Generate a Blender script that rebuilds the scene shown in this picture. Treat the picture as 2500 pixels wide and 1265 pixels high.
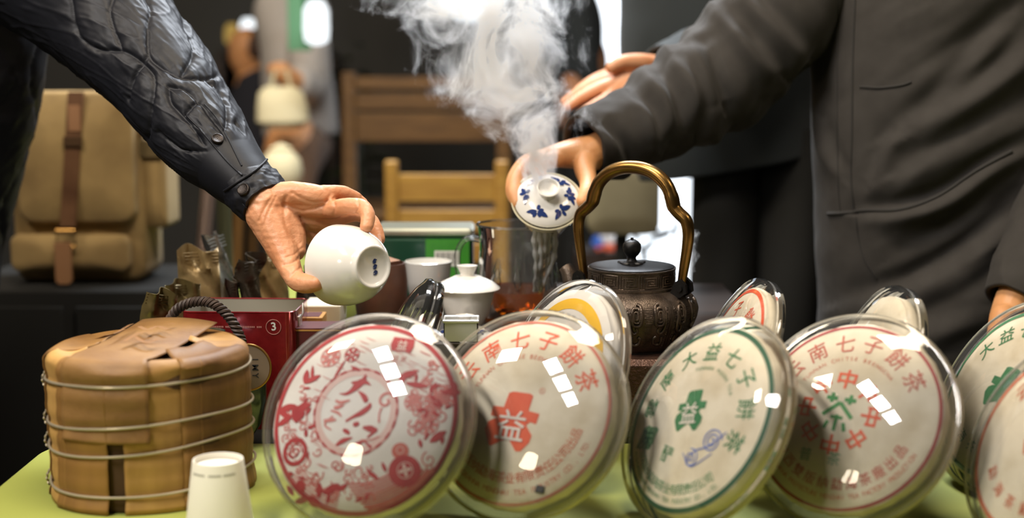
import bpy, bmesh, math, random
import numpy as np
from math import sin, cos, pi, radians as R
from mathutils import Vector, Matrix
from mathutils.bvhtree import BVHTree

for _o in list(bpy.data.objects):
    bpy.data.objects.remove(_o)
SC = bpy.context.scene
COL = SC.collection

# ------------------------------------------------------------------ camera
CAM_Z = 1.234                       # eye height above the floor; green table top at 0.75
PITCH = math.atan2(482.5, 3472.22)  # looking slightly down
FPX = 3472.22                       # 50 mm lens on a 36 mm sensor, 2500 px wide
cam_d = bpy.data.cameras.new('camera')
cam_d.lens = 50.0
cam_d.sensor_width = 36.0
cam_d.clip_start = 0.05
cam_d.dof.use_dof = True
cam_d.dof.focus_distance = 1.80
cam_d.dof.aperture_fstop = 2.3
cam = bpy.data.objects.new('camera', cam_d)
COL.objects.link(cam)
cam.location = (0, 0, CAM_Z)
cam.rotation_euler = (pi / 2 - PITCH, 0, 0)
SC.camera = cam

# ------------------------------------------------------------------ world, exposure, lights
world = bpy.data.worlds.new('world')
SC.world = world
world.use_nodes = True
world.node_tree.nodes['Background'].inputs['Color'].default_value = (0.9, 0.92, 1.0, 1)
world.node_tree.nodes['Background'].inputs['Strength'].default_value = 0.05
SC.view_settings.view_transform = 'Standard'
SC.view_settings.look = 'None'
SC.view_settings.gamma = 1.0
SC.view_settings.use_curve_mapping = False
SC.view_settings.exposure = 0.06
SC.cycles.transparent_max_bounces = 16
SC.cycles.max_bounces = 6
SC.cycles.diffuse_bounces = 3
SC.cycles.glossy_bounces = 3
SC.cycles.volume_bounces = 3
SC.cycles.volume_step_rate = 1.0
SC.cycles.adaptive_threshold = 0.02
SC.cycles.caustics_reflective = False
SC.cycles.caustics_refractive = False


def area(name, loc, target, sx, sy, power, color):
    d = bpy.data.lights.new(name, 'AREA')
    d.shape = 'RECTANGLE'
    d.size = sx
    d.size_y = sy
    d.energy = power
    d.color = color
    o = bpy.data.objects.new(name, d)
    COL.objects.link(o)
    o.location = loc
    o.rotation_euler = (Vector(target) - Vector(loc)).to_track_quat('-Z', 'Y').to_euler()
    return o


WARM = (1.0, 0.86, 0.68)
NEUT = (1.0, 0.95, 0.9)
COOL = (0.86, 0.92, 1.0)
# name, location, target, size x, size y, power, colour  (each sits in a ceiling fixture built below)
LAMPS = [
    ('panel', (-1.27, 0.76, 2.93), (-1.27, 0.76, 0.0), 0.25, 0.28, 21, (1.0, 0.96, 0.93)),
    ('panel', (-1.27, 0.41, 2.93), (-1.27, 0.41, 0.0), 0.25, 0.28, 21, (1.0, 0.96, 0.93)),
    ('panel', (-1.27, 0.06, 2.93), (-1.27, 0.06, 0.0), 0.25, 0.28, 21, (1.0, 0.96, 0.93)),
    ('front', (-0.05, 1.42, 2.93), (-0.05, 1.44, 0.8), 0.8, 0.4, 36, WARM),
    ('back', (0.00, 3.20, 2.93), (-0.05, 2.0, 1.2), 1.0, 0.5, 140, COOL),  # added backlight for steam and sleeve rims, stands in for daylight from behind
    ('side', (1.70, 1.20, 2.93), (0.4, 1.9, 0.9), 0.7, 0.5, 14, WARM),  # added ambient fill from the right, not a known lamp
    ('hall', (-1.10, 3.60, 2.93), (-0.7, 4.4, 1.0), 1.0, 0.6, 45, WARM),  # added fill that brightens the background seats
    ('left', (-1.75, 1.40, 2.93), (-0.95, 2.8, 1.0), 0.4, 0.4, 34, WARM),  # added fill aimed at the front of the backpack
]
for _n, _l, _t, _sx, _sy, _p, _c in LAMPS:
    area('lamp_' + _n, _l, _t, _sx, _sy, _p, _c)
FLOOR_LAMP = Vector((-1.25, 0.35, 1.62))


# ------------------------------------------------------------------ helpers: pixel rays
def ray(px, py):
    x = (px - 1250.0) / FPX
    y = -(py - 632.5) / FPX
    return Vector((x, cos(PITCH) + y * sin(PITCH), -sin(PITCH) + y * cos(PITCH)))


def P(px, py, Y):
    d = ray(px, py)
    t = Y / d.y
    return Vector((d.x * t, Y, CAM_Z + d.z * t))


def PZ(px, py, z):
    d = ray(px, py)
    t = (z - CAM_Z) / d.z
    return Vector((d.x * t, d.y * t, z))


def px_m(npx, Y):
    return npx * Y * 1.012 / FPX


# ------------------------------------------------------------------ helpers: noise (vectorised)
def _hash(ix, iy, iz):
    n = (ix * 374761393 + iy * 668265263 + iz * 2147483647) & 0xFFFFFFFF
    n = ((n ^ (n >> 13)) * 1274126177) & 0xFFFFFFFF
    n = n ^ (n >> 16)
    return (n & 0xFFFF) / 32767.5 - 1.0


def vnoise(p):
    p = np.asarray(p, dtype=np.float64)
    i = np.floor(p).astype(np.int64)
    f = p - i
    f = f * f * f * (f * (f * 6 - 15) + 10)
    out = 0
    for dx in (0, 1):
        wx = f[:, 0] if dx else 1 - f[:, 0]
        for dy in (0, 1):
            wy = f[:, 1] if dy else 1 - f[:, 1]
            for dz in (0, 1):
                wz = f[:, 2] if dz else 1 - f[:, 2]
                out = out + wx * wy * wz * _hash(i[:, 0] + dx, i[:, 1] + dy, i[:, 2] + dz)
    return out


def fbm(p, oct=3):
    p = np.asarray(p, dtype=np.float64)
    a, s, o = 1.0, 0.0, 0
    for _ in range(oct):
        o = o + a * vnoise(p)
        s += a
        a *= 0.5
        p = p * 2.03 + 17.3
    return o / s


def catmull(pts, m):
    """smooth resample of a list of tuples (any dimension) into m rows"""
    p = np.array(pts, dtype=np.float64)
    n = len(p)
    ext = np.vstack([2 * p[0] - p[1], p, 2 * p[-1] - p[-2]])
    t = np.linspace(0, n - 1, m)
    k = np.minimum(t.astype(int), n - 2)
    f = (t - k)[:, None]
    p0, p1, p2, p3 = ext[k], ext[k + 1], ext[k + 2], ext[k + 3]
    return 0.5 * ((2 * p1) + (-p0 + p2) * f + (2 * p0 - 5 * p1 + 4 * p2 - p3) * f ** 2 + (-p0 + 3 * p1 - 3 * p2 + p3) * f ** 3)


# ------------------------------------------------------------------ helpers: mesh building
class MB:
    def __init__(self):
        self.v = []
        self.f = []

    def add(self, verts, faces, M=None):
        b = len(self.v)
        if M is not None:
            verts = [M @ Vector(v) for v in verts]
        self.v += [tuple(v) for v in verts]
        self.f += [tuple(b + i for i in f) for f in faces]
        return self

    def box(self, x0, x1, y0, y1, z0, z1, M=None):
        v = [(x0, y0, z0), (x1, y0, z0), (x1, y1, z0), (x0, y1, z0), (x0, y0, z1), (x1, y0, z1), (x1, y1, z1), (x0, y1, z1)]
        f = [(0, 3, 2, 1), (4, 5, 6, 7), (0, 1, 5, 4), (1, 2, 6, 5), (2, 3, 7, 6), (3, 0, 4, 7)]
        return self.add(v, f, M)

    def rbox(self, x0, x1, y0, y1, z0, z1, r=0.004, seg=4, M=None):
        """box with rounded vertical edges and a chamfered top and bottom"""
        r = min(r, (x1 - x0) / 2.01, (y1 - y0) / 2.01, (z1 - z0) / 2.01)
        out = []
        for cx, cy, a0 in ((x1 - r, y1 - r, 0), (x0 + r, y1 - r, 90), (x0 + r, y0 + r, 180), (x1 - r, y0 + r, 270)):
            for k in range(seg + 1):
                a = R(a0 + 90 * k / seg)
                out.append((cx, cy, cos(a), sin(a)))
        rings = []
        for z, rr in ((z0, r * .4), (z0 + r * .6, r), (z1 - r * .6, r), (z1, r * .4)):
            rings.append([(cx + ca * rr, cy + sa * rr, z) for cx, cy, ca, sa in out])
        return self.rings(rings, True, True, M)

    def rings(self, rings, cap0=True, cap1=True, M=None, closed=True):
        n = len(rings[0])
        v = [p for r in rings for p in r]
        f = []
        for i in range(len(rings) - 1):
            for j in range(n if closed else n - 1):
                a, b = i * n + j, i * n + (j + 1) % n
                f.append((a, b, b + n, a + n))
        if cap0:
            f.append(tuple(range(n - 1, -1, -1)))
        if cap1:
            f.append(tuple((len(rings) - 1) * n + j for j in range(n)))
        return self.add(v, f, M)

    def lathe(self, prof, n=48, M=None, cap0=False, cap1=False):
        rings = []
        for r, z in prof:
            rings.append([(max(r, 1e-5) * cos(2 * pi * j / n), max(r, 1e-5) * sin(2 * pi * j / n), z) for j in range(n)])
        return self.rings(rings, cap0, cap1, M)

    def tube(self, path, rad, n=10, M=None, caps=True, closed=False, flat=1.0):
        p = [Vector(q) for q in path]
        m = len(p)
        if not hasattr(rad, '__len__'):
            rad = [rad] * m
        t0 = (p[1] - p[0]).normalized()
        ref = Vector((0, 0, 1)) if abs(t0.z) < 0.9 else Vector((1, 0, 0))
        nrm = (ref - t0 * ref.dot(t0)).normalized()
        rings = []
        for i in range(m):
            if closed:
                t = (p[(i + 1) % m] - p[i - 1])
            else:
                t = (p[min(i + 1, m - 1)] - p[max(i - 1, 0)])
            if t.length < 1e-9:
                t = t0
            t = t.normalized()
            nrm = (nrm - t * nrm.dot(t))
            nrm = nrm.normalized() if nrm.length > 1e-6 else t.orthogonal().normalized()
            b = t.cross(nrm)
            rings.append([tuple(p[i] + (nrm * cos(2 * pi * j / n) * flat + b * sin(2 * pi * j / n)) * rad[i]) for j in range(n)])
        if closed:
            rings.append(rings[0])
            return self.rings(rings, False, False, M)
        return self.rings(rings, caps, caps, M)

    def prism(self, poly, z0, z1, M=None):
        n = len(poly)
        v = [(x, y, z0) for x, y in poly] + [(x, y, z1) for x, y in poly]
        f = [tuple(range(n - 1, -1, -1)), tuple(range(n, 2 * n))]
        f += [(i, (i + 1) % n, n + (i + 1) % n, n + i) for i in range(n)]
        return self.add(v, f, M)

    def build(self, name, mat, parent=None, smooth=True, loc=None, angle=40):
        return mk(name, self.v, self.f, mat, parent, smooth, loc, angle)


def mk(name, verts, faces, mat, parent=None, smooth=True, loc=None, angle=40):
    me = bpy.data.meshes.new(name)
    if isinstance(verts, np.ndarray):
        verts = verts.tolist()
    me.from_pydata([tuple(v) for v in verts], [], [tuple(f) for f in faces])
    me.update()
    bm = bmesh.new()
    bm.from_mesh(me)
    bmesh.ops.recalc_face_normals(bm, faces=bm.faces)
    bm.to_mesh(me)
    bm.free()
    if smooth:
        me.polygons.foreach_set('use_smooth', [True] * len(me.polygons))
        try:
            me.set_sharp_from_angle(angle=R(angle))
        except Exception:
            pass
    me.materials.append(mat)
    o = bpy.data.objects.new(name, me)
    COL.objects.link(o)
    if parent is not None:
        o.parent = parent
    if loc is not None:
        o.location = loc
    return o


def empty(name, loc=(0, 0, 0), M=None):
    o = bpy.data.objects.new(name, None)
    o.empty_display_size = 0.05
    COL.objects.link(o)
    if M is not None:
        o.matrix_world = M
    else:
        o.location = loc
    return o


def tag(o, label=None, cat=None, group=None, kind=None):
    if label:
        o['label'] = label
    if cat:
        o['category'] = cat
    if group:
        o['group'] = group
    if kind:
        o['kind'] = kind
    return o


def thing(name, label, cat, loc=(0, 0, 0), M=None, group=None):
    return tag(empty(name, loc, M), label, cat, group)


def frame(o, x, y, z):
    """matrix from origin and three axes"""
    M = Matrix((x, y, z)).transposed().to_4x4()
    M.translation = o
    return M


# ------------------------------------------------------------------ helpers: materials
def srgb(r, g, b):
    return tuple(((c / 255) / 12.92 if c / 255 <= 0.04045 else ((c / 255 + 0.055) / 1.055) ** 2.4) for c in (r, g, b)) + (1,)


def mat(name, col, rough=0.5, metal=0.0, col2=None, nscale=30.0, bump=0.0, bscale=200.0, spec=0.5, coat=0.0, sheen=0.0,
        sss=0.0, stretch=(1, 1, 1), detail=4, contrast=(0.35, 0.65), trans=0.0, emit=None, estr=0.0):
    m = bpy.data.materials.new(name)
    m.use_nodes = True
    nt = m.node_tree
    b = nt.nodes['Principled BSDF']
    b.inputs['Base Color'].default_value = col
    b.inputs['Roughness'].default_value = rough
    b.inputs['Metallic'].default_value = metal
    b.inputs['Specular IOR Level'].default_value = spec
    b.inputs['Coat Weight'].default_value = coat
    b.inputs['Sheen Weight'].default_value = sheen
    b.inputs['Transmission Weight'].default_value = trans
    if sss:
        b.inputs['Subsurface Weight'].default_value = sss
        b.inputs['Subsurface Radius'].default_value = (0.012, 0.005, 0.003)
        b.inputs['Subsurface Scale'].default_value = 0.6
    if emit:
        b.inputs['Emission Color'].default_value = emit
        b.inputs['Emission Strength'].default_value = estr
    tc = nt.nodes.new('ShaderNodeTexCoord')
    mp = nt.nodes.new('ShaderNodeMapping')
    mp.inputs['Scale'].default_value = stretch
    nt.links.new(tc.outputs['Object'], mp.inputs['Vector'])
    if col2 is not None:
        n = nt.nodes.new('ShaderNodeTexNoise')
        n.inputs['Scale'].default_value = nscale
        n.inputs['Detail'].default_value = detail
        nt.links.new(mp.outputs['Vector'], n.inputs['Vector'])
        cr = nt.nodes.new('ShaderNodeValToRGB')
        cr.color_ramp.elements[0].position = contrast[0]
        cr.color_ramp.elements[1].position = contrast[1]
        cr.color_ramp.elements[0].color = col
        cr.color_ramp.elements[1].color = col2
        nt.links.new(n.outputs['Fac'], cr.inputs['Fac'])
        nt.links.new(cr.outputs['Color'], b.inputs['Base Color'])
    if bump:
        n2 = nt.nodes.new('ShaderNodeTexNoise')
        n2.inputs['Scale'].default_value = bscale
        n2.inputs['Detail'].default_value = 3
        nt.links.new(mp.outputs['Vector'], n2.inputs['Vector'])
        bp = nt.nodes.new('ShaderNodeBump')
        bp.inputs['Strength'].default_value = bump
        bp.inputs['Distance'].default_value = 0.002
        nt.links.new(n2.outputs['Fac'], bp.inputs['Height'])
        nt.links.new(bp.outputs['Normal'], b.inputs['Normal'])
    return m


def clear_mat(name, tint=(0.97, 0.97, 0.96, 1), rough=0.02, ior=1.5, gloss=(1, 1, 1, 1), haze=0.0):
    """thin clear plastic or glass wall: straight-through light plus a Fresnel reflection (and a little milky scatter)"""
    m = bpy.data.materials.new(name)
    m.use_nodes = True
    nt = m.node_tree
    nt.nodes.remove(nt.nodes['Principled BSDF'])
    out = nt.nodes['Material Output']
    tr = nt.nodes.new('ShaderNodeBsdfTransparent')
    tr.inputs['Color'].default_value = tint
    gl = nt.nodes.new('ShaderNodeBsdfGlossy')
    gl.inputs['Roughness'].default_value = rough
    gl.inputs['Color'].default_value = gloss
    fr = nt.nodes.new('ShaderNodeFresnel')
    fr.inputs['IOR'].default_value = ior
    mx = nt.nodes.new('ShaderNodeMixShader')
    nt.links.new(fr.outputs['Fac'], mx.inputs['Fac'])
    last = tr
    if haze:
        df = nt.nodes.new('ShaderNodeBsdfDiffuse')
        df.inputs['Color'].default_value = (0.85, 0.85, 0.83, 1)
        m0 = nt.nodes.new('ShaderNodeMixShader')
        m0.inputs['Fac'].default_value = haze
        nt.links.new(tr.outputs[0], m0.inputs[1])
        nt.links.new(df.outputs[0], m0.inputs[2])
        last = m0
    nt.links.new(last.outputs[0], mx.inputs[1])
    nt.links.new(gl.outputs[0], mx.inputs[2])
    nt.links.new(mx.outputs[0], out.inputs['Surface'])
    return m


def emit_mat(name, col, s):
    m = bpy.data.materials.new(name)
    m.use_nodes = True
    nt = m.node_tree
    nt.nodes.remove(nt.nodes['Principled BSDF'])
    e = nt.nodes.new('ShaderNodeEmission')
    e.inputs['Color'].default_value = col
    e.inputs['Strength'].default_value = s
    nt.links.new(e.outputs[0], nt.nodes['Material Output'].inputs['Surface'])
    return m


M = {}
M['green_cloth'] = mat('green_cloth', srgb(143, 150, 60), 0.75, col2=srgb(151, 158, 68), nscale=3, bump=0.15, bscale=900, sheen=0.1)
M['black_cloth'] = mat('black_cloth', (0.028, 0.028, 0.027, 1), 0.9, spec=.1)
M['floor'] = mat('floor', (0.03, 0.027, 0.025, 1), 0.5, col2=(0.045, 0.04, 0.035, 1), nscale=4)
M['wall'] = mat('wall', (0.040, 0.040, 0.037, 1), 0.8, col2=(0.052, 0.050, 0.045, 1), nscale=2)
M['ceiling'] = mat('ceiling', (0.06, 0.06, 0.06, 1), 0.9)
M['black'] = mat('black', (0.022, 0.022, 0.021, 1), 0.6)
M['lamp_housing'] = mat('lamp_housing', (0.4, 0.4, 0.4, 1), 0.4, metal=0.5)
M['plastic'] = clear_mat('clear_plastic', (0.985, 0.985, 0.98, 1), 0.03, 1.45, haze=0.018)
M['plastic_rim'] = clear_mat('clear_plastic_rim', (0.93, 0.93, 0.91, 1), 0.06, 1.5, haze=0.12)
M['glass'] = clear_mat('clear_glass', (0.96, 0.97, 0.95, 1), 0.02, 1.5, haze=0.04)
M['porcelain'] = mat('white_porcelain', srgb(232, 228, 220), 0.12, coat=0.5, sss=0.0, col2=srgb(238, 235, 228), nscale=15)
M['blue_glaze'] = mat('blue_glaze', srgb(40, 58, 110), 0.15, coat=0.5)
M['iron'] = mat('cast_iron', (0.060, 0.045, 0.035, 1), 0.30, metal=0.75, col2=(0.13, 0.097, 0.073, 1), nscale=60, bump=0.35, bscale=700)
M['iron_black'] = mat('black_iron', (0.014, 0.013, 0.013, 1), 0.35, metal=0.6, bump=0.2, bscale=1200)
M['brass'] = mat('aged_brass', srgb(126, 94, 50), 0.28, metal=1.0, col2=srgb(158, 122, 68), nscale=25, bump=0.05, bscale=300, contrast=(.3, .7))
M['hammered'] = mat('hammered_copper', srgb(92, 66, 54), 0.35, metal=0.6, col2=srgb(70, 50, 42), nscale=60, bump=1.0, bscale=330)
M['skin'] = mat('skin', srgb(206, 140, 98), 0.45, col2=srgb(218, 158, 118), nscale=28, bump=0.25, bscale=240, sss=0.18)
M['skin_warm'] = mat('skin_warm', srgb(214, 150, 96), 0.5, col2=srgb(224, 164, 112), nscale=28, bump=0.15, bscale=200, sss=0.15)
M['nail'] = mat('nail', srgb(236, 186, 164), 0.25, coat=0.3)
M['hair'] = mat('hair', (0.012, 0.01, 0.009, 1), 0.5)
# ================================================================== the setting
def struct(name, mb, m, smooth=False):
    return tag(mb.build(name, m, smooth=smooth), kind='structure')


struct('floor', MB().box(-4, 4, -1.6, 7.2, -0.05, 0), M['floor'])
struct('ceiling', MB().box(-4, 4, -1.6, 7.2, 3.0, 3.05), M['ceiling'])
struct('wall_left', MB().box(-4.05, -4, -1.6, 7.2, 0, 3.0), M['wall'])
struct('wall_right', MB().box(4, 4.05, -1.6, 7.2, 0, 3.0), M['wall'])
struct('wall_front', MB().box(-4, 4, -1.65, -1.6, 0, 3.0), M['wall'])
# back wall with a tall bright glazed opening
WX0, WX1, WZ0, WZ1, WY = 0.24, 0.79, 0.10, 2.55, 6.3
wb = MB().box(-4, WX0, WY, WY + .08, 0, 3.0).box(WX1, 4, WY, WY + .08, 0, 3.0)
wb.box(WX0, WX1, WY, WY + .08, WZ1, 3.0).box(WX0, WX1, WY, WY + .08, 0, WZ0)
struct('wall_back', wb, M['wall'])
win = tag(empty('window_1', (0, 0, 0)), kind='structure')
M['daylight'] = emit_mat('daylight_glass', (0.86, 0.93, 1.0, 1), 3.2)
nx = 2
for k in range(3):
    z0, z1 = WZ0 + (WZ1 - WZ0) * k / 3 + .02, WZ0 + (WZ1 - WZ0) * (k + 1) / 3 - .02
    MB().box(WX0, WX1, WY + .03, WY + .04, z0, z1).build('pane', M['daylight'], win, smooth=False)
fr = MB()
for k in range(4):
    zz = WZ0 + (WZ1 - WZ0) * k / 3
    fr.box(WX0, WX1, WY + .0, WY + .06, zz - .02, zz + .02)
fr.box(WX0 - .03, WX0, WY - .02, WY + .08, WZ0, WZ1).box(WX1, WX1 + .03, WY - .02, WY + .08, WZ0, WZ1)
fr.build('window_frame', M['black'], win, smooth=False)

# ceiling fixtures that hold the area lamps; those of the added lights are invented
PN = [0, 1, 2]
FIX = {'panel': 'square white ceiling panel lamp of the row of three', 'front': 'wide warm ceiling lamp above the front table',
       'back': 'added cool backlight behind the tea counter', 'side': 'added warm fill lamp above the grey jacket',
       'hall': 'added warm fill lamp over the far seats', 'left': 'added square warm fill lamp before the backpack'}
for n_, l_, t_, sx_, sy_, p_, c_ in LAMPS:
    t = thing('ceiling_lamp', (FIX[n_] + (', ' + ['farthest', 'middle', 'nearest'][PN.pop(0)] if n_ == 'panel' else '')), 'lamp', (l_[0], l_[1], 3.0), group='ceiling panel lamps' if n_ == 'panel' else None)
    MB().rbox(-sx_ / 2 - .03, sx_ / 2 + .03, -sy_ / 2 - .03, sy_ / 2 + .03, -.045, -.001, .01).build('housing', M['lamp_housing'], t)
    if n_ != 'panel':
        MB().tube([(0, 0, -.045), (0, 0, -.06)], .02).build('swivel_joint', M['lamp_housing'], t)

# warm floor lamp at the visitors' left
t = thing('floor_lamp', 'standing lamp with a warm lit shade beside the viewer', 'lamp', (FLOOR_LAMP.x, FLOOR_LAMP.y, 0))
MB().lathe([(0, 0), (.14, 0), (.14, .02), (.02, .035), (0, .035)], 32).build('base', M['black'], t)
MB().tube([(0, 0, .03), (0, 0, 1.5)], .012).build('pole', M['black'], t)
M['lamp_shade'] = emit_mat('lit_lamp_shade', (1.0, .86, .66, 1), 26.0)
MB().lathe([(.08, 1.54), (.105, 1.54), (.085, 1.69), (.06, 1.69)], 32).build('lamp_shade', M['lamp_shade'], t)

# ================================================================== tables
TZ = 0.75


def table(name, label, x0, x1, y0, y1, z, m, lm, group=None, skirt=0.05, rad=.05):
    t = thing(name, label, 'table', ((x0 + x1) / 2, (y0 + y1) / 2, 0), group=group)
    hx, hy = (x1 - x0) / 2, (y1 - y0) / 2
    MB().rbox(-hx, hx, -hy, hy, z - skirt, z, rad, 8).build('tabletop', m, t) if rad <= skirt / 2.1 else _slab(hx, hy, z - skirt, z, rad, m, t)
    for sx in (-1, 1):
        for sy in (-1, 1):
            MB().tube([(sx * (hx - .07), sy * (hy - .07), 0), (sx * (hx - .07), sy * (hy - .07), z - skirt)], .02).build('leg', lm, t)
    return t


def _slab(hx, hy, z0, z1, rad, m, t, edge=.008):
    out = []
    for cx, cy, a0 in ((hx - rad, hy - rad, 0), (-hx + rad, hy - rad, 90), (-hx + rad, -hy + rad, 180), (hx - rad, -hy + rad, 270)):
        for k in range(9):
            a = R(a0 + 90 * k / 8)
            out.append((cx + cos(a) * rad, cy + sin(a) * rad, cos(a), sin(a)))
    rings = []
    for z, d in ((z0, 0), (z1 - edge, 0), (z1 - edge * .35, -edge * .3), (z1, -edge)):
        rings.append([(x + ca * d, y + sa * d, z) for x, y, ca, sa in out])
    return MB().rings(rings).build('tabletop', m, t)


table('green_table', 'front table with light green top under the bamboo-wrapped bundle', -.594, .395, .95, 1.776, TZ, M['green_cloth'], M['black'])
table('green_table', 'front table with light green top under the rightmost tea cakes', .400, 1.35, .95, 1.715, TZ, M['green_cloth'], M['black'])
table('black_table', 'black table standing behind the green tables under the tins and tea set', -.60, .42, 1.79, 2.50, TZ, M['black_cloth'], M['black'])
table('green_table', 'rounded light green table far behind the foil pouches', -.60, -.31, 2.86, 3.55, TZ, M['green_cloth'], M['black'], rad=.12)

# tea counter (dark plinth for the tea set) and hammered plinth for the kettle
CZ = 0.855
M['dark_wood'] = mat('dark_wood', (0.02, 0.013, 0.009, 1), 0.4, col2=(0.035, 0.02, 0.013, 1), nscale=12, stretch=(1, 8, 1))
t = thing('tea_counter', 'dark wooden plinth under the gaiwan and glass pitcher', 'plinth', (0, 0, TZ))
poly = [(-.235, 1.985), (-.125, 1.985), (-.125, 1.89), (0.045, 1.89), (0.045, 2.0), (.36, 2.0), (.36, 2.42), (-.235, 2.42)]
MB().prism(poly, 0.0, CZ - TZ - .012).build('body', M['dark_wood'], t, smooth=False)
MB().prism([(x * 1.004, y) for x, y in poly], CZ - TZ - .012, CZ - TZ).build('top_board', M['dark_wood'], t, smooth=False)
t = thing('kettle_stand', 'brown hammered metal warming stand under the iron kettle', 'stand', (.155, 1.885, TZ))
MB().rbox(-.10, .10, -.102, .105, 0.012, CZ - TZ, .012, 5).build('housing', M['hammered'], t)
MB().rbox(-.09, .09, -.092, .095, 0, .012, .004).build('foot', M['black'], t)
# ================================================================== printed tea cakes in clear cases
RC, RL = 0.119, 0.105
M['paper'] = mat('wrapper_paper', srgb(236, 224, 198), 0.7, col2=srgb(208, 192, 160), nscale=22, bump=0.9, bscale=34, contrast=(.42, .78))
M['paper_white'] = mat('white_wrapper_paper', srgb(236, 230, 220), 0.65, col2=srgb(226, 218, 206), nscale=18, bump=0.35, bscale=45)
M['red'] = mat('red_ink', srgb(172, 30, 36), 0.6, col2=srgb(184, 44, 46), nscale=60)
M['pale_red'] = mat('pale_red_ink', srgb(204, 112, 104), 0.6, col2=srgb(214, 132, 122), nscale=60)
M['pink'] = mat('pink_ink', srgb(224, 190, 178), 0.6)
M['orange'] = mat('orange_ink', srgb(226, 78, 26), 0.6, col2=srgb(230, 92, 42), nscale=50)
M['orange_thin'] = mat('worn_orange_ink', srgb(202, 98, 62), 0.6, col2=srgb(212, 122, 86), nscale=90)
M['brick_ink'] = mat('brick_ink', srgb(186, 74, 56), 0.6, col2=srgb(200, 106, 84), nscale=80)
M['dark_red'] = mat('dark_red_ink', srgb(168, 42, 44), 0.6)
M['green_ink'] = mat('green_ink', srgb(34, 110, 60), 0.6, col2=srgb(56, 128, 78), nscale=80)
M['green_thin'] = mat('worn_green_ink', srgb(86, 136, 90), 0.6, col2=srgb(116, 156, 114), nscale=90)
M['dark_green'] = mat('dark_green_ink', srgb(24, 82, 52), 0.6)
M['bright_green'] = mat('bright_green_ink', srgb(40, 136, 58), 0.6)
M['blue_ink'] = mat('blue_ink', srgb(92, 116, 186), 0.6)
M['yellow'] = mat('yellow_ink', srgb(240, 186, 34), 0.6)
M['white_ink'] = mat('white_ink', srgb(236, 226, 210), 0.6)
M['black_mark'] = mat('black_mark', (0.02, 0.02, 0.02, 1), 0.5)
M['tea_leaf'] = mat('pressed_tea', srgb(88, 66, 40), 0.8, col2=srgb(60, 44, 28), nscale=80, bump=0.8, bscale=200)

_font = bpy.data.curves.new('glyphs', 'FONT')
_font_o = bpy.data.objects.new('glyphs', _font)
COL.objects.link(_font_o)
_gl = {}


def glyph(ch, bold=0.0):
    k = (ch, bold)
    if k not in _gl:
        _font.body = ch
        _font.offset = bold
        dg = bpy.context.evaluated_depsgraph_get()
        dg.update()
        ev = _font_o.evaluated_get(dg)
        me = ev.to_mesh()
        v = np.array([(p.co.x, p.co.y) for p in me.vertices]).reshape(-1, 2)
        f = [tuple(p.vertices) for p in me.polygons]
        w = v[:, 0].max() - v[:, 0].min() if len(v) else .3
        c = ((v.max(0) + v.min(0)) / 2) if len(v) else np.zeros(2)
        if ord(ch) < 128 and len(v):
            c[1] = 0.35
        ev.to_mesh_clear()
        _gl[k] = (v - c if len(v) else v, f, w)
    return _gl[k]


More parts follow.
